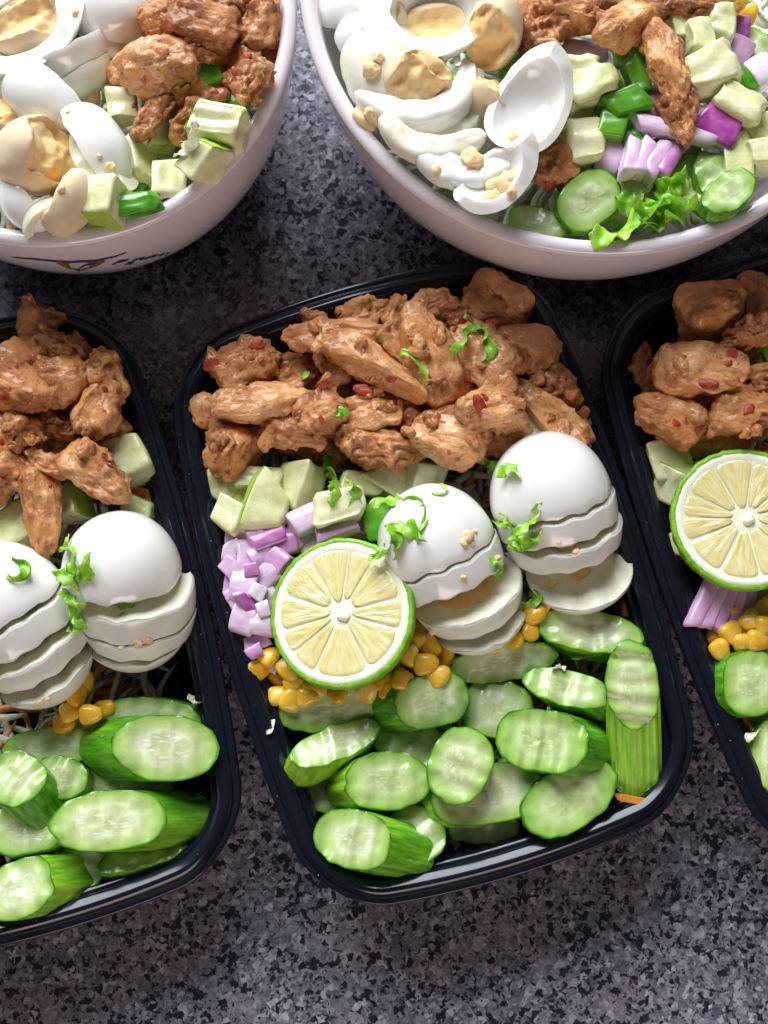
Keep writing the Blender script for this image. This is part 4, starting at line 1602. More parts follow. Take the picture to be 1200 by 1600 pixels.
# ------------------------------------------------------------------ cucumber, middle container
G = 'cucumber slices in the middle container'
CU = [
    (522, 1102, 40, 176, 78, 14, 'long shaded cucumber slice right below the lime half', dict(t=7, tx=12)),
    (508, 1240, 33, 92, 60, -12, 'cucumber slice mostly hidden at the left rim above the corner piece', dict(t=6)),
    (524, 1160, 45, 150, 60, 24, 'cucumber slice at the left rim with its green skin facing down', dict(t=12, sh=-5, tx=-28)),
    (676, 1095, 46, 120, 86, 14, 'thick round cucumber slice just below the corn', dict(t=13, sh=-10, tx=6, ty=10)),
    (777, 1108, 39, 116, 92, -12, 'dull cucumber slice lying behind the crinkled one in the centre', dict(t=6, ty=-8)),
    (786, 1036, 43, 168, 62, 8, 'dark cucumber slice under the front egg', dict(t=8, tx=18)),
    (922, 985, 46, 162, 66, -9, 'dark green cucumber slice under the back egg', dict(t=12, tx=-12, sh=3)),
    (988, 1070, 52, 136, 84, 95, 'long cucumber piece standing along the right rim, skin showing below its cut', dict(t=9, sh=-28, ty=2, tx=4)),
    (886, 1074, 50, 138, 58, -14, 'cucumber slice with striped skin at its right end, below the back egg', dict(t=13, sh=9, tx=-16)),
    (890, 1246, 47, 164, 98, 32, 'big pale cucumber slice leaning on the bottom rim', dict(t=6, tx=-4)),
    (758, 1296, 36, 116, 46, 4, 'pale edge of a cucumber slice low at the bottom rim', dict(t=5, tx=10)),
    (762, 1240, 44, 178, 92, 10, 'long cucumber slice under the round one', dict(t=7, tx=-3, sh=-4)),
    (846, 1158, 52, 146, 98, -9, 'crinkled pale cucumber slice in the centre with skin at its right', dict(t=14, sh=9, tx=-4, ty=-10, amp=1.5, lam=6.0)),
    (606, 1220, 46, 136, 90, 2, 'oval cucumber slice left of the round one', dict(t=11, sh=-8, tx=-4)),
    (719, 1196, 53, 122, 98, 68, 'round cucumber slice lying on top in the centre', dict(t=6, tx=-4)),
    (648, 1306, 42, 94, 92, -50, 'cucumber slice peeking out behind the corner piece', dict(t=8, tx=-8)),
    (552, 1311, 49, 126, 90, -14, 'crinkled cucumber piece in the bottom left corner of the middle container', dict(t=16, sh=13, tx=-6, ty=-14, amp=1.7, lam=7)),
    (835, 1205, 36, 130, 80, 20, 'hidden cucumber slice between the crinkled and the big pale one', dict(t=6)),
    (640, 1160, 35, 120, 80, -20, 'hidden cucumber slice between the thick round and the oval one', dict(t=6)),
]
for a in CU:
    cucumber(*a[:7], group=G, **a[7])

G = 'cucumber slices in the left container'
for a in [
    (80, 1168, 38, 150, 60, 5, 'shaded cucumber slice under the cut off left egg', dict(t=8)),
    (258, 1168, 50, 165, 100, -2, 'large cucumber slice with dark skin at its left, by the rim of the left container', dict(t=15, sh=-14, tx=-4, ty=6)),
    (92, 1215, 43, 92, 66, -10, 'small cucumber slice between two larger ones in the left container', dict(t=8, tx=-8)),
    (24, 1216, 49, 96, 86, -40, 'cucumber chunk with pale skin at the left picture edge', dict(t=14, sh=8, tx=-20)),
    (44, 1292, 43, 130, 84, 10, 'cucumber slice half hidden at the left picture edge', dict(t=8, tx=-14)),
    (168, 1282, 50, 178, 92, 4, 'long cucumber slice with dark skin at its right in the left container', dict(t=16, sh=16, tx=-8)),
    (222, 1334, 40, 140, 50, 16, 'thin green cucumber end at the bottom rim of the left container', dict(t=6, tx=-30)),
    (130, 1345, 38, 90, 80, 60, 'shaded cucumber slice behind the bottom piece of the left container', dict(t=8, tx=-10)),
    (28, 1388, 47, 120, 92, 18, 'cucumber piece with seedy face at the bottom left picture edge', dict(t=16, sh=13, tx=-14, ty=-10)),
    (240, 1122, 41, 150, 62, -5, 'shaded cucumber slice in the gap below the rim egg of the left container', dict(t=6, tx=6)),
    (160, 1142, 37, 120, 50, 6, 'shaded cucumber slice below the corn of the left container', dict(t=6, tx=6)),
    (170, 1240, 34, 200, 80, 0, 'dark cucumber slice deep between the two long ones in the left container', dict(t=6)),
]:
    cucumber(*a[:7], group=G, **a[7])

G = 'cucumber slices in the right container'
for a in [
    (1176, 1068, 48, 98, 102, 0, 'round cucumber slice below the corn in the right container', dict(t=12, sh=-3, ty=6, amp=.3)),
    (1206, 1180, 44, 60, 110, 0, 'cucumber slice cut by the right picture edge, lowest in the right container', dict(t=12, sh=-3)),
    (1200, 1115, 36, 90, 80, 0, 'cucumber slice under the round one in the right container', dict(t=8)),
]:
    cucumber(*a[:7], group=G, **a[7])

G = 'cucumber slices in the large bowl'
for a in [
    (920, 313, 87, 108, 84, 35, 'oval cucumber slice at the front of the large bowl', dict(t=7, tx=10, amp=0.5)),
    (838, 350, 82, 96, 62, -14, 'cucumber slice by the front rim of the large bowl under the egg white', dict(t=6, tx=-6, amp=.3)),
    (1122, 283, 87, 104, 66, -62, 'cucumber slice with bright skin by the right rim of the large bowl', dict(t=10, sh=3, ty=8)),
    (1085, 285, 84, 110, 56, -65, 'green skinned cucumber slice left of the rim slice in the large bowl', dict(t=8, ty=-30)),
    (754, 214, 82, 74, 66, 60, 'cucumber slice between the egg whites in the large bowl', dict(t=7, ty=10, amp=.3)),
    (1170, 80, 84, 90, 80, 70, 'cucumber slice near the top right of the large bowl', dict(t=8)),
    (1150, 318, 88, 90, 60, 40, 'cucumber slice against the right front rim of the large bowl', dict(t=6, tx=-6)),
    (985, 318, 80, 100, 70, 0, 'cucumber slice hidden under the lettuce of the large bowl', dict(t=6)),
    (1045, 250, 80, 110, 80, 30, 'cucumber slice deep under the layered onion chunk', dict(t=6)),
    (835, 92, 86, 110, 46, 12, 'pale cucumber slice under the chicken at the top of the large bowl', dict(t=6, tx=-10)),
]:
    cucumber(*a[:7], group=G, **a[7])

# ------------------------------------------------------------------ eggs in the containers
egg(690, 872, 49, 114, 24, 22.5, 29.0,
    [(3.0, 40, (0, 0, 0), 0), (-7, 2.9, (0.5, -0.5, -0.2), -1), (-16, -7.2, (6.2, -4.4, -2.0), -16), (-40, -16.2, (7.4, -6.4, -3.2), -20)],
    'boiled egg in four wavy slices beside the lime half, yolk showing', yolk_r=13.0)
egg(864, 794, 49, 106, 26, 23.2, 29.5,
    [(3, 40, (0, 0, 0), 0), (-6, 2.9, (0.9, -0.6, -0.2), -2), (-14.5, -6.1, (2.2, -2.0, -0.6), -6), (-40, -14.7, (6.2, -8.2, -3.2), -26)],
    'boiled egg in wavy slices against the right rim of the middle container')
egg(193, 918, 50, 92, 36, 22.5, 28.5,
    [(4, 40, (0, 1, 0), 0), (-6.5, 3.8, (4.2, -2.6, -1.2), -6), (-15, -6.6, (4.6, -3.0, -1.6), -6), (-40, -15.1, (3.0, -3.4, -2.0), -8)],
    'boiled egg in four slices against the rim of the left container')
egg(26, 968, 49, 120, 25, 23.0, 29.5,
    [(3.5, 40, (-1, 1, 0), 0), (-6.5, 3.4, (-.4, .2, 0), -3), (-15.5, -6.7, (1.2, -1.6, -.6), -9), (-40, -15.7, (2.4, -4.0, -1.6), -15)],
    'sliced boiled egg cut off by the left picture edge')

# ------------------------------------------------------------------ limes
lime(532, 957, 57, 28.2, 12, -4, -14, 'lime half lying cut side up beside the front egg in the middle container', 10, 0.97)
lime(1164, 810, 57, 27.2, 40, -2, -4, 'lime half in the right container, cut by the picture edge', 11, 1.0)

# ------------------------------------------------------------------ apple, pepper and carrot chunks
AP = 'apple'
def apple(px, py, z, sx, sy, sz, yaw, label, skin=True, group='diced green apple', **kw):
    if z > 70:
        sx, sy = sx * 0.92, sy * 0.92
    return dice('apple_chunk', px, py, z, sx, sy, sz, yaw, label, 'apple chunk', 'apple', 'apple_skin' if skin else None, group=group, **kw)


def pepper(px, py, z, sx, sy, sz, yaw, label, **kw):
    return dice('pepper_chunk', px, py, z, sx, sy, sz, yaw, label, 'pepper chunk', 'pepper', None, group='diced green pepper', wob=0.16, k=14, wav=0.06, **kw)


apple(360, 807, 44, 46, 48, 11, -32, 'pale apple cube at the left rim above the onion in the middle container', False, tx=-8, wav=0.02, wob=.06)
apple(420, 797, 45, 58, 74, 10, 158, 'apple wedge with curved green skin above the onion', True, bulge=0.5, ty=8, taper=-0.25)
apple(347, 764, 36, 40, 62, 12, 60, 'shaded apple piece below the ragged chicken lump', True)
apple(402, 753, 40, 74, 36, 11, -3, 'flat apple block under the chicken at the left', False, tx=-14)
apple(386, 784, 36, 50, 36, 10, 20, 'small apple piece behind the cube in the middle container', False)
apple(468, 762, 40, 54, 72, 13, 165, 'green skinned apple chunk above the pink onion', True, bulge=0.3, ty=-35)
apple(528, 795, 46, 70, 52, 11, 14, 'wavy pale apple chunk above the lime half', False, tx=-10, wav=0.12, wob=.16)
apple(562, 757, 40, 70, 34, 11, -4, 'apple strip with green edge under the chicken', True, ty=20)
apple(612, 752, 40, 46, 80, 8, 64, 'irregular pale apple slice left of the front egg', False, wob=0.3, ty=15)
apple(656, 748, 38, 56, 56, 13, 80, 'shaded green apple chunk behind the front egg', True, ty=-50)
apple(826, 662, 47, 44, 64, 9, 25, 'white apple bit caught under the chicken above the back egg', False, wob=.16)
pepper(594, 812, 40, 44, 62, 10, 10, 'dark green pepper bit between the lime and the front egg')
pepper(640, 770, 36, 60, 40, 10, 10, 'dark green pepper bit hidden behind the front egg')
apple(204, 722, 43, 62, 66, 15, 20, 'large pale apple cube by the rim of the left container', False, ty=-12, wob=.06, wav=.02)
apple(14, 826, 40, 70, 62, 13, 30, 'apple chunk at the left picture edge above the eggs', False, wob=.16)
apple(44, 852, 36, 66, 50, 12, 100, 'green skinned apple chunk between the left eggs', True, ty=-50)
apple(112, 792, 38, 52, 44, 12, 15, 'apple chunk under the wing shaped chicken piece', True, ty=-40)
apple(214, 796, 38, 50, 40, 11, -20, 'small apple chunk behind the left rim egg', False)
apple(1044, 722, 40, 62, 70, 12, 12, 'white apple block at the rim of the right container', False, wob=.06)
apple(1054, 758, 41, 58, 62, 12, 74, 'bright green apple chunk touching the lime of the right container', True, ty=-40, tx=18, wav=.12)
apple(1070, 850, 38, 50, 40, 10, 0, 'apple bit under the lime of the right container', False)
dice('carrot_piece', 222, 774, 37, 44, 22, 6, -10, 'orange carrot piece under the apple cube of the left container', 'carrot piece', 'carrot')
dice('carrot_piece', 990, 1250, 43, 52, 11, 1.6, -10, 'carrot shaving sticking out at the bottom right corner of the middle container', 'carrot piece', 'carrot', ty=6)
dice('carrot_piece', 980, 930, 34, 16, 60, 5, -12, 'carrot strip between the back egg and the right rim', 'carrot piece', 'carrot')

# smaller bowl
apple(264, 292, 84, 66, 56, 13, 92, 'yellow green apple cube with skin up near the front rim of the smaller bowl', True, ty=-78, wob=.14, wav=.1, group='diced green apple')
apple(362, 214, 86, 82, 58, 13, 168, 'wavy apple chunk at the right rim of the smaller bowl', True, wav=.16, wob=.12)
apple(342, 272, 82, 62, 46, 12, 40, 'apple chunk with green top by the front rim of the smaller bowl', True, ty=-30)
apple(318, 262, 78, 52, 50, 12, 10, 'shaded apple cube in the smaller bowl', False)
apple(166, 338, 84, 62, 66, 13, 265, 'pale apple cube beside the yolk wedge in the smaller bowl', True, wob=.12, ty=-12)
apple(216, 256, 80, 44, 76, 14, 196, 'upright apple chunk with green side in the smaller bowl', True, ty=-30)
apple(252, 206, 78, 66, 44, 12, 95, 'green apple chunk under the chicken strip in the smaller bowl', True, ty=-60)
apple(190, 168, 80, 50, 52, 12, 0, 'yellowish apple chunk below the chicken knob in the smaller bowl', False)
pepper(226, 346, 82, 54, 34, 5, 10, 'bright green pepper bit at the front rim of the smaller bowl')
pepper(202, 306, 78, 60, 50, 9, 60, 'shaded green pepper bit behind the apple cube of the smaller bowl')
pepper(328, 124, 84, 34, 46, 9, 10, 'green pepper bit amid the chicken of the smaller bowl')
pepper(366, 178, 82, 46, 36, 9, -30, 'green pepper bit beside the wavy apple chunk of the smaller bowl')
# large bowl
apple(916, 128, 90, 76, 78, 14, 200, 'star shaped pale apple chunk in the centre of the large bowl', True, wob=.3, wav=.16, ty=-8)
apple(892, 168, 84, 70, 60, 13, 240, 'green apple chunk below the star shaped one', True, ty=-50)
apple(906, 226, 86, 56, 72, 12, 10, 'wavy apple chunk above the oval cucumber in the large bowl', False, wav=.16)
apple(1110, 114, 92, 80, 66, 11, 20, 'wide pale apple chunk right of the hanging chicken strip', False, wob=.22, wav=.12)
apple(1152, 164, 90, 84, 50, 12, -38, 'long apple chunk left of the right picture edge in the large bowl', False, wob=.2, wav=.12)
apple(1088, 62, 90, 38, 56, 12, 5, 'small squarish apple bit at the top of the large bowl', False)
apple(1124, 44, 88, 42, 64, 12, -10, 'upright apple bit at the top right of the large bowl', False, wav=.12)
apple(1058, 46, 86, 34, 56, 11, 10, 'shaded apple bit behind the hanging chicken strip', False)
apple(1150, 246, 86, 48, 86, 9, 8, 'green edged apple slice by the right rim of the large bowl', True)
apple(1188, 246, 88, 52, 44, 11, 5, 'apple block at the right picture edge of the large bowl', False)
apple(1185, 205, 84, 60, 50, 11, 5, 'apple block behind the one at the right picture edge', True)
apple(985, 290, 80, 60, 40, 10, 5, 'small apple bit between cucumber and onion in the large bowl', False)
pepper(974, 166, 90, 62, 42, 8, 20, 'shiny green pepper square in the centre of the large bowl')
pepper(958, 196, 88, 42, 48, 8, -5, 'green pepper bit below the shiny square')
pepper(992, 118, 88, 30, 66, 8, 20, 'narrow green pepper strip beside the hanging chicken')
pepper(985, 84, 82, 46, 44, 8, 0, 'dark pepper bit under the crossing chicken wedge')
pepper(985, 208, 84, 36, 60, 8, 10, 'dark pepper strip right of the two pepper bits')
pepper(1165, 128, 84, 46, 34, 8, -30, 'green pepper bit beside the wide apple chunk')
pepper(812, 120, 80, 60, 60, 8, -30, 'shaded pepper bit under the yolk of the large bowl')
pepper(880, 190, 80, 70, 50, 8, 0, 'bright pepper bit under the green apple chunk')

# ------------------------------------------------------------------ onion
G = 'diced red onion beside the lime in the middle container'
LB = 'small pink diced onion piece in the heap left of the lime half'
for (x, y, z, a, b, c, yw, cur, pu, tx, ty) in [
    (374, 833, 42, 52, 38, 6, 10, .3, 0.1, 0, 0), (383, 868, 44, 36, 60, 7, 12, .4, .2, -10, 25), (362, 888, 46, 34, 44, 7, 50, .3, .1, 0, 0),
    (381, 915, 47, 46, 62, 8, -14, .6, .1, -12, 0), (378, 940, 45, 44, 40, 7, 20, .4, .2, 0, 0), (408, 866, 45, 44, 40, 6, 30, .8, .3, 0, 10),
    (420, 838, 46, 68, 36, 6, 26, .5, .9, -20, 0), (398, 900, 41, 40, 44, 6, 60, .4, .5, 0, 0), (418, 898, 45, 46, 46, 6, 35, .5, .2, 0, -10),
    (391, 948, 47, 70, 22, 6, -52, .1, 1.0, 20, 10), (380, 968, 46, 46, 54, 8, -15, .4, .3, 0, 0), (409, 974, 46, 46, 42, 8, -10, .6, .0, 0, 0),
    (419, 938, 44, 44, 48, 6, 40, .4, .1, 0, 15), (402, 1003, 42, 46, 28, 6, 20, .4, .4, 0, 0), (434, 876, 46, 42, 40, 6, -40, .4, .5, 0, -15),
    (446, 850, 43, 46, 40, 6, 10, .4, .6, 0, 0), (436, 912, 43, 40, 50, 6, -30, .5, .6, 0, 0), (425, 960, 40, 50, 40, 6, 0, .4, .2, 0, 0),
    (395, 850, 40, 44, 36, 6, -20, .4, .7, 0, 0), (365, 855, 45, 30, 26, 5, 30, .4, .1, 10, 0), (392, 890, 49, 26, 24, 5, 10, .4, .8, 0, 10), (402, 925, 49, 28, 30, 5, 60, .4, .0, 0, 10), (364, 930, 46, 30, 24, 5, 20, .4, .5, 0, 0),
    (388, 982, 46, 26, 24, 5, -40, .4, .1, 0, 0), (428, 985, 44, 28, 24, 5, 10, .4, .7, 0, 0), (372, 900, 47, 24, 26, 5, 70, .4, .6, 0, 0), (412, 952, 49, 24, 28, 5, 20, .4, .2, 0, 0), (358, 865, 45, 26, 28, 5, 0, .4, .3, 0, 0), (400, 836, 46, 30, 24, 5, 15, .4, .3, 0, 0), (398, 1018, 45, 30, 22, 5, 30, .4, .8, 0, 0), (364, 912, 43, 34, 34, 6, 0, .4, .2, 0, 0), (412, 1030, 40, 56, 28, 5, -30, .4, .0, 0, 0)]:
    onion(x, y, z, a * 0.86, b * 0.86, c * 0.9, yw, LB, G, tx, ty, cur, pu)
G = 'red onion between the apple and the lime in the middle container'
LB = 'onion piece between the apple chunks and the middle lime'
for (x, y, z, a, b, c, yw, cur, pu, tx, ty) in [
    (480, 812, 45, 56, 40, 8, 24, .5, .3, -14, 0), (482, 830, 41, 60, 34, 7, 20, .4, .5, 0, 0), (524, 828, 46, 66, 30, 6, 24, .4, .6, -16, 0),
    (500, 846, 41, 60, 30, 6, 10, .4, .4, 0, 0), (556, 822, 40, 54, 30, 6, -10, .4, 1.0, 0, 0), (463, 838, 42, 40, 40, 6, 50, .3, .5, 0, 0)]:
    onion(x, y, z, a, b, c, yw, LB, G, tx, ty, cur, pu)
G = 'red onion layers below the lime in the right container'
LB = 'purple onion strip in the fan below the right lime'
for k in range(5):
    onion(1098 + 17 * k, 940 + 3 * k - (k == 4) * 6, 44 - 0.6 * k, 86, 26, 5, 62 + 3 * k, LB, G, -8, -14, .6, 0.35 + .1 * k)
onion(1170, 925, 39, 70, 40, 6, 10, 'violet onion piece in the shade under the lime of the right container', None, 0, 0, .4, .9)
G = 'red onion in the large bowl'
for k, (x, y, a, b, yw, pu, lb) in enumerate([(985, 248, 62, 24, 78, .1, 'pale outer leaf of the layered onion chunk at the front of the large bowl'),
                                              (1004, 250, 66, 28, 66, .2, 'second leaf of the layered onion chunk in the large bowl'),
                                              (1024, 252, 70, 28, 60, .3, 'third leaf of the layered onion chunk in the large bowl'),
                                              (1044, 254, 74, 24, 58, .9, 'violet edged leaf of the layered onion chunk in the large bowl')]):
    onion(x, y, 90 - 0.8 * k, a, b, 8, yw, lb, G, -10, 12, .5, pu)
for (x, y, z, a, b, c, yw, pu, lb) in [
    (950, 242, 85, 46, 62, 6, -10, .2, 'pale lilac onion piece beside the wavy apple chunk in the large bowl'),
    (1056, 204, 90, 132, 24, 5, -14, .3, 'long onion strip under the tip of the hanging chicken strip'),
    (1026, 166, 87, 42, 66, 6, 15, .5, 'lilac onion piece left of the hanging chicken strip'),
    (1092, 186, 88, 60, 40, 6, -30, .3, 'pale onion piece right of the hanging chicken tip'),
    (1124, 194, 91, 62, 60, 5, -30, 1.3, 'vivid purple onion leaf in the large bowl'),
    (1146, 78, 86, 42, 54, 6, 60, .4, 'lilac onion piece near the top right of the large bowl'),
    (1150, 45, 84, 40, 40, 6, 0, 1.0, 'dark purple onion piece at the top right of the large bowl'),
    (912, 80, 84, 70, 32, 5, -4, .4, 'pale violet onion piece under the chicken at the top of the large bowl'),
    (1190, 112, 86, 40, 50, 6, 30, .1, 'white onion piece at the right picture edge of the large bowl'),
    (942, 266, 82, 40, 24, 5, -20, .9, 'purple onion sliver beside the oval cucumber slice')]:
    onion(x, y, z, a, b, c, yw, lb, G, 0, 0, .5, pu)
onion(130, 62, 82, 60, 46, 6, 30, 'violet onion piece between the egg whites of the smaller bowl', None, 0, 0, .4, 1.0)

# ------------------------------------------------------------------ corn
for G, LB, L in (
    ('corn left of the lime in the middle container', 'corn kernel at the lower left of the middle lime half',
     [(437, 1086, 40, 10), (421, 1026, 43, 40), (455, 1092, 41, 70), (480, 1088, 42, 15), (530, 1082, 41, 50), (404, 1046, 41, 20), (450, 1046, 43, -60), (462, 1068, 41, 20), (492, 1072, 41, -30), (512, 1078, 38, 10), (438, 1054, 36, 60), (470, 1045, 37, 0)]),
    ('corn between the lime and the front egg', 'yellow corn kernel in the cluster between the lime half and the front egg',
     [(632, 1064, 46, -20), (665, 1037, 47, 14), (686, 1056, 46, 30), (640, 1024, 46, 70), (650, 1002, 45, 20), (672, 1010, 44, -40), (628, 996, 41, 50),
      (618, 1040, 41, 10), (660, 985, 41, 0), (695, 1024, 41, 60), (606, 1020, 40, -40), (650, 1050, 38, 0), (600, 1062, 43, 30), (612, 1080, 42, -20), (575, 1078, 42, 60), (655, 1072, 43, 50), (700, 1066, 41, 10), (648, 968, 40, 30), (706, 1042, 38, 0)]),
    ('corn between the two eggs of the middle container', 'corn kernel in the gap below the two middle eggs',
     [(800, 996, 46, -40), (828, 984, 45, 80), (836, 960, 46, 12), (846, 944, 43, 40), (812, 962, 42, 70), (776, 1008, 41, 0), (820, 1005, 40, 20)]),
    ('corn in the left container', 'corn kernel below the rim egg of the left container',
     [(122, 1086, 43, 60), (142, 1116, 45, 5), (132, 1066, 41, -70), (112, 1112, 41, 20), (165, 1110, 39, 20), (100, 1130, 38, 0)]),
    ('corn in the right container', 'yellow corn kernel below the right lime half',
     [(1126, 1017, 45, -62), (1162, 1004, 46, 12), (1143, 986, 44, 40), (1184, 1002, 46, -10), (1172, 968, 45, 60), (1197, 978, 46, 0), (1186, 1020, 41, 20), (1150, 962, 42, -20), (1195, 950, 43, 60), (1118, 996, 39, 60)]),
    ('corn in the large bowl', 'yellow corn kernel at the top right of the large bowl', [(1146, 8, 90, 20), (1170, 22, 84, 60), (1165, 100, 82, 0)]),
):
    for (x, y, z, yw) in L:
        corn(x, y, z, yw, LB, G, random.uniform(0.92, 1.12), random.uniform(-25, 25), random.uniform(-25, 25))

# ------------------------------------------------------------------ broken eggs in the bowls
GS, GB = 'broken egg whites in the smaller bowl', 'broken egg whites in the large bowl'
YS, YB = 'broken yolks in the smaller bowl', 'broken yolks in the large bowl'
# smaller bowl
wedge(52, 56, 87, 200, 170, 38, 'egg white half holding a yolk at the top left picture corner', 180, group=GS, fat=.72)
yolk(40, 44, 92, 112, 80, 34, 'half yolk sitting in an egg white at the top left picture corner', H=20, cuts=1, updir=(0.1, -.1, 1), group=YS)
yolk(5, 10, 84, 60, 50, 0, 'yolk bit in the very corner of the picture', cuts=2, group=YS)
wedge(168, 12, 94, 130, 150, -14, 'smooth egg white cap at the top of the smaller bowl beside the chicken', 10, group=GS, tx=8)
wedge(170, 52, 86, 110, 100, -34, 'egg white slab under the smooth cap in the smaller bowl', -30, group=GS, mat='white_cut')
wedge(122, 96, 92, 130, 80, 30, 'arched egg white quarter left of the chicken knob in the smaller bowl', 62, group=GS)
wedge(140, 128, 86, 112, 90, 34, 'blocky egg white piece under the arched quarter', 74, group=GS, mat='white_cut')
wedge(52, 146, 97, 160, 112, -36, 'broad curved egg white at the left picture edge of the smaller bowl', 22, group=GS, fat=.7)
wedge(158, 208, 96, 172, 96, -58, 'long curved egg white in the centre of the smaller bowl', -34, group=GS, fat=.72)
wedge(158, 262, 84, 140, 120, -66, 'shaded hollow egg white behind the round yolk', 150, group=GS, mat='white_cut')
yolk(58, 244, 96, 136, 122, 10, 'large round cracked yolk in the smaller bowl', H=30, cuts=1, updir=(0.75, 0.05, 0.55), group=YS)
yolk(8, 178, 87, 56, 80, 0, 'yolk bit at the left picture edge under the curved egg white', cuts=2, group=YS)
yolk(112, 150, 80, 90, 80, 0, 'hidden yolk bit between the curved egg whites', cuts=2, group=YS)
yolk(108, 322, 94, 116, 76, 58, 'yolk wedge with crumbly face at the front rim of the smaller bowl', H=22, cuts=1, updir=(-0.2, 1.0, 0.4), group=YS)
wedge(178, 292, 88, 90, 80, 30, 'small pointed egg white above the pale apple cube', 20, group=GS)
wedge(18, 326, 94, 112, 90, -58, 'folded egg white at the left picture edge by the front rim', 40, group=GS)
wedge(64, 338, 89, 96, 80, 34, 'egg white block between the folded piece and the yolk wedge', -50, group=GS, mat='white_cut')
# large bowl
wedge(668, 40, 89, 214, 172, 10, 'hollow egg white half with yolk left inside at the top of the large bowl', 178, group=GB, fat=.78, cavity=.64)
yolk(676, 50, 88, 132, 92, 10, 'yolk remains inside the hollow egg white half', H=16, cuts=2, updir=(0, -.2, 1), group=YB)
yolk(652, 126, 98, 112, 94, 0, 'broken yolk lying in the big egg white crescent', H=24, cuts=2, updir=(0.1, -.5, .8), group=YB)
crescent(668, 166, 95, 28, 17.5, 11, 165, -68, 'big egg white crescent under the broken yolk in the large bowl', tx=-14, wavy=0.7, group=GB)
crescent(684, 202, 88, 28, 18, 10, 130, -70, 'second egg white crescent below the big one', tx=-12, mat='white_cut', wavy=0.6, group=GB)
crescent(655, 232, 84, 29, 19, 9, 110, -100, 'shaded egg white crescent low at the left rim', mat='white_cut', wavy=0.5, group=GB)
wedge(546, 122, 88, 180, 100, -72, 'tall egg white piece against the left rim of the large bowl', 20, group=GB, mat='white_cut')
wedge(556, 66, 95, 116, 90, -62, 'small egg white flap on top of the tall one at the left rim', 30, group=GB)
wedge(545, 8, 90, 110, 100, 10, 'egg white piece at the top picture edge by the left rim', 10, group=GB)
yolk(592, 22, 90, 74, 96, 60, 'yolk bit at the top left of the large bowl', cuts=2, group=YB)
yolk(772, 50, 97, 122, 88, 78, 'tall yolk piece at the top of the large bowl beside the chicken', H=26, cuts=1, updir=(-.7, .1, .6), group=YB)
yolk(764, 150, 91, 84, 74, -40, 'blunt yolk piece right of the big egg white crescent', H=22, cuts=2, updir=(.1, .6, .7), group=YB)
wedge(828, 176, 94, 190, 120, 66, 'hollow blue white egg white standing in the centre of the large bowl', 176, group=GB, fat=.74, cavity=.80)
wedge(772, 304, 92, 160, 104, 44, 'ragged egg white with yolk crumbs at the front rim of the large bowl', 165, group=GB, fat=.74, cavity=.70)
crescent(694, 294, 91, 27, 15, 8, 120, -100, 'cream egg white crescent beside the ragged one', tx=-8, wavy=.5, group=GB)

# ------------------------------------------------------------------ torn scraps on the chicken piles
settle()
rs = random.Random(11)
for (G, LB, n, x0, x1, y0, y1) in (('chicken scraps on the middle pile', 'small torn chicken scrap lying on the middle pile', 34, 335, 880, 500, 705),
                                   ('chicken scraps on the left pile', 'small torn chicken scrap lying on the left pile', 14, 5, 185, 560, 740),
                                   ('chicken scraps on the right pile', 'small torn chicken scrap lying on the right pile', 9, 1030, 1195, 500, 680),
                                   ('chicken scraps in the smaller bowl', 'small torn chicken scrap on the chicken in the smaller bowl', 7, 220, 420, 20, 150)):
    for k in range(n):
        px, py = rs.uniform(x0, x1), rs.uniform(y0, y1)
        loc, nrm = snap(px, py)
        if loc[2] < 40 or not HIT[0].startswith('chicken_piece'):
            continue
        L = rs.uniform(3.5, 8.5)
        o = obj('chicken_scrap', chicken_mesh(L, L * rs.uniform(0.35, 0.6), L * 0.3, nseed(), 0.2, 0, 4), M['chicken'], None, lie(nrm, rs.uniform(0, 360)), loc + np.array(nrm) * 0.3)
        tag(o, LB, 'chicken scrap', G)

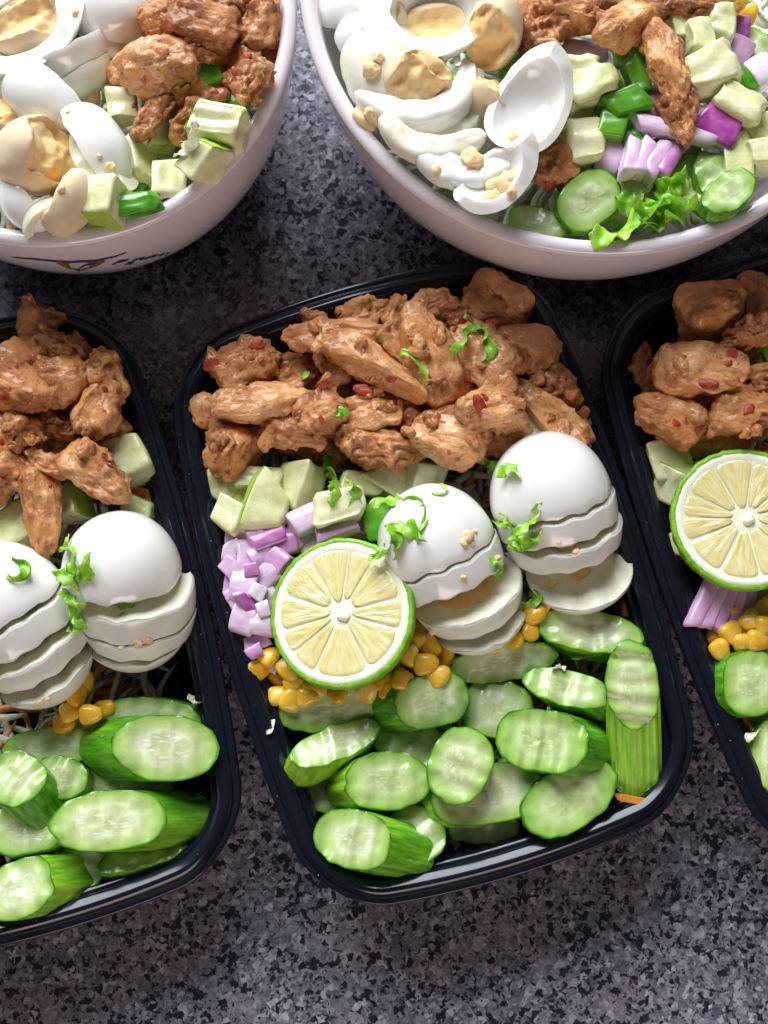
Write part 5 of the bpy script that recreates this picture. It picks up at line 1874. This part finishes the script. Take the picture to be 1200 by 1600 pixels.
# ------------------------------------------------------------------ shredded lettuce on top
settle()
for G, LB, L in (
    ('lettuce on the right of the middle pile', 'lettuce shred on the chicken, upper right of the middle tray',
     [(722, 536, 62, 60, 13, -20), (745, 520, 64, 50, 12, 60), (760, 545, 62, 62, 14, 5), (738, 505, 62, 34, 9, 70)]),
    ('lettuce on the middle of the middle pile', 'lettuce shred lying on the smooth chicken plank in the middle container', [(655, 571, 68, 66, 13, -22)]),
    ('lettuce on the left of the middle pile', 'lettuce shred on the round ended middle chicken bit', [(536, 622, 64, 44, 24, 70), (530, 648, 60, 22, 14, 40)]),
    ('small lettuce bit of the middle pile', 'tiny lettuce bit between chicken pieces in the upper left of the middle container', [(474, 588, 58, 24, 10, -20)]),
    ('lettuce under the chicken edge', 'lettuce shred on the apple left of the front egg',
     [(516, 724, 54, 56, 20, -20), (530, 752, 50, 50, 22, 30), (552, 770, 48, 50, 16, -15), (520, 775, 50, 36, 16, 10)]),
    ('lettuce left of the front egg', 'lettuce shred on the left side of the front egg',
     [(612, 790, 58, 56, 22, 60), (640, 830, 66, 70, 20, 20), (622, 848, 62, 52, 20, 60), (656, 800, 72, 76, 8, 60), (604, 862, 62, 46, 18, -30), (690, 768, 74, 50, 5, -20)]),
    ('lettuce behind the eggs', 'lettuce curl on the upper left of the back egg', [(768, 726, 60, 44, 20, 20), (802, 740, 70, 48, 18, 80)]),
    ('lettuce between the two middle eggs', 'lettuce shred between the two eggs of the middle tray',
     [(800, 828, 64, 66, 18, 30), (828, 812, 70, 62, 16, 8), (826, 842, 68, 60, 18, -12), (812, 850, 66, 42, 18, 50), (790, 818, 62, 40, 16, -60)]),
    ('lettuce on the front egg yolk', 'lettuce bit lying on the open yolk of the front egg', [(772, 885, 64, 40, 16, 60)]),
    ('lettuce below the back egg', 'lettuce shred beside the lowest slice of the back egg', [(834, 938, 60, 56, 15, 25), (826, 918, 60, 40, 12, 80)]),
    ('lettuce between the left eggs', 'lettuce shred between the two eggs of the left tray',
     [(118, 870, 66, 70, 22, 60), (138, 888, 68, 60, 20, -60), (112, 905, 66, 50, 20, 10), (118, 935, 64, 50, 18, -40), (128, 960, 60, 60, 20, -80), (120, 985, 58, 60, 18, -70), (108, 850, 66, 40, 8, -80)]),
    ('lettuce on the rim egg of the left container', 'lettuce piece lying on the front of the rim egg in the left container', [(196, 942, 66, 56, 30, 8)]),
    ('lettuce on the cut off egg', 'lettuce shred lying on the egg at the left picture edge', [(28, 892, 70, 64, 12, -18)]),
    ('lettuce in the right container', 'lettuce piece on the chicken at the right picture edge', [(1186, 556, 62, 44, 28, 10)]),
):
    for (x, y, z, l, wd, yw) in L:
        shred(x, y, z, l, wd, yw, LB, G, curl=0.9, tx=random.uniform(-20, 20), ty=random.uniform(-20, 20))
for k, (x, y, z, l, wd, yw, lb) in enumerate([
        (1030, 318, 92, 104, 44, 30, 'ruffled lettuce leaf standing at the front rim of the large bowl'),
        (985, 352, 93, 130, 36, 8, 'flat lettuce leaf along the front rim of the large bowl'),
        (1052, 332, 93, 80, 40, 40, 'small lettuce leaf right of the ruffled one in the large bowl'),
        (1048, 292, 91, 60, 30, 75, 'curled lettuce leaf tip below the layered onion chunk'),
        (1000, 330, 89, 90, 34, -25, 'shaded lettuce leaf behind the oval cucumber of the large bowl')]):
    shred(x, y, z, l, wd, yw, lb, 'lettuce leaves in the large bowl', curl=0.35, tx=-25 + 9 * k, ty=6 * k - 12, ruffle=1.3, name='lettuce_leaf', cat='lettuce leaf', free=True)
for k, (x, y, z, l, wd, yw, mt, lb) in enumerate([
        (423, 1137, 44, 26, 7, -75, 'cabbage', 'white cabbage scrap on the left rim of the middle container'),
        (706, 1326, 43, 40, 14, -30, 'cabbage', 'white cabbage scrap at the bottom rim of the middle container'),
        (300, 1104, 42, 44, 12, 20, 'cabbage', 'white cabbage scrap beside the rim egg of the left container'),
        (1178, 1148, 42, 36, 12, 60, 'cabbage', 'white cabbage scrap in the lower part of the right container'),
        (912, 1024, 42, 34, 4, -50, 'cabbage', 'thin cabbage thread below the back egg'),
        (870, 1045, 46, 24, 8, 10, 'cabbage', 'cabbage scrap on the slice with striped skin'),
        (1162, 1128, 40, 60, 26, -40, 'carrot', 'carrot shaving below the round cucumber of the right container'),
        (300, 225, 80, 70, 20, 10, 'cabbage', 'pale cabbage strip under the chicken wedge of the smaller bowl')]):
    shred(x, y, z, l, wd, yw, lb, None, curl=0.5, mat=mt, name='vegetable_scrap', cat='vegetable scrap')

# ------------------------------------------------------------------ crumbs and chili
settle()
for G, LB, L in (
    ('yolk crumbs on the middle eggs', 'pale yolk crumb on the wavy egg slices of the middle container',
     [(732, 838, 67, 18), (724, 848, 67, 12), (738, 850, 66, 9), (890, 856, 66, 20), (880, 860, 66, 13), (900, 862, 65, 12), (864, 912, 60, 16), (776, 872, 62, 12), (724, 902, 63, 10), (676, 986, 54, 13), (742, 830, 67, 8), (874, 848, 67, 8)]),
    ('yolk crumbs on the left eggs', 'pale yolk crumb on the egg slices of the left tray',
     [(216, 1004, 62, 15), (232, 1000, 62, 12), (190, 1012, 61, 10), (62, 1098, 58, 12), (75, 1092, 58, 10), (152, 1058, 60, 13), (50, 1104, 58, 9)]),
    ('yolk crumbs in the large bowl', 'pale yolk crumb on the egg whites of the large bowl',
     [(566, 188, 98, 40), (580, 178, 98, 24), (582, 108, 97, 26), (780, 292, 96, 40), (790, 282, 97, 30), (770, 305, 95, 26), (738, 250, 95, 34), (682, 266, 94, 14), (800, 215, 96, 18), (590, 90, 97, 20), (798, 300, 96, 16)]),
    ('yolk crumbs in the smaller bowl', 'pale yolk crumb on the egg pieces of the smaller bowl',
     [(172, 262, 97, 16), (155, 244, 98, 9), (118, 20, 97, 10), (15, 356, 96, 12), (85, 300, 97, 16), (96, 296, 96, 12), (106, 175, 98, 8)]),
):
    for (x, y, z, d) in L:
        crumb('yolk_crumb', x, y, z, d, 'yolk', LB, 'yolk crumb', G)
for G, LB, L in (
    ('chili bits on the middle pile', 'red chili bit on the chicken of the middle container',
     [(750, 636, 72, 20, 2.0, -65), (758, 622, 70, 14, 1.4, -20), (724, 502, 58, 18, 1.4, 0), (735, 500, 58, 12, 1, 0), (770, 503, 56, 16, 1.3, 10), (498, 588, 55, 24, 1.2, 20), (505, 600, 54, 18, 1, 0),
      (488, 596, 54, 14, 1, 0), (568, 610, 58, 20, 1.4, -10), (503, 656, 66, 12, 1.2, -60), (612, 592, 66, 13, 1.2, 10), (402, 540, 61, 18, 1.3, 20), (406, 562, 62, 12, 1, 0), (330, 571, 42, 24, 1, 0),
      (734, 588, 64, 18, 1.2, 60), (620, 630, 58, 12, 1, 0), (356, 738, 48, 12, 1.3, 70), (485, 560, 56, 16, 1.2, 60), (848, 612, 58, 10, 1, 0), (712, 515, 60, 12, 1, 0)]),
    ('chili bits on the left pile', 'red chili bit on the chicken of the left container',
     [(4, 618, 66, 16, 1.4, 0), (24, 572, 66, 10, 1, 0), (163, 606, 66, 9, 1, 0), (3, 690, 62, 14, 1, 0), (40, 632, 66, 9, 1, 0), (75, 754, 66, 12, 1.4, -60)]),
    ('chili bits on the right pile', 'red chili bit on the chicken of the right container',
     [(1143, 556, 66, 22, 1.3, 60), (1150, 546, 66, 14, 1, 0), (1108, 600, 62, 18, 1.5, 0), (1056, 660, 62, 14, 1, 0), (1094, 668, 60, 16, 1.2, 60), (1170, 640, 68, 18, 1.2, 0), (1025, 620, 56, 8, 1, 0), (1135, 568, 66, 16, 1, 0)]),
    ('chili bits in the bowls', 'red chili bit on the chicken in a white bowl',
     [(385, 88, 98, 16, 1.2, 30), (368, 112, 96, 14, 1.3, 0), (860, 288, 92, 22, 1.2, 0), (876, 292, 90, 18, 1.4, 0), (210, 165, 94, 10, 1, 0)]),
):
    for (x, y, z, d, lg, yw) in L:
        crumb('chili_bit', x, y, z, d * 0.85, 'chili', LB, 'chili bit', G, 0.28, lg * 1.25, yw if yw else random.uniform(-80, 80))


# ------------------------------------------------------------------ tell look-alikes of a small cluster apart by their order
ORD = 'first second third fourth fifth sixth seventh eighth ninth tenth eleventh twelfth'.split()
bpy.context.view_layer.update()
same = {}
for o in list(COL.objects):
    if o.parent is None and 'category' in o:
        same.setdefault(o['label'], []).append(o)
for lb, L in same.items():
    if 1 < len(L) <= 12 and len(lb.split()) <= 12:
        L.sort(key=lambda o: project(np.array(o.matrix_world.translation) / MM)[0])
        for k, o in enumerate(L):
            o['label'] = lb + ', ' + ORD[k] + ' from the left'
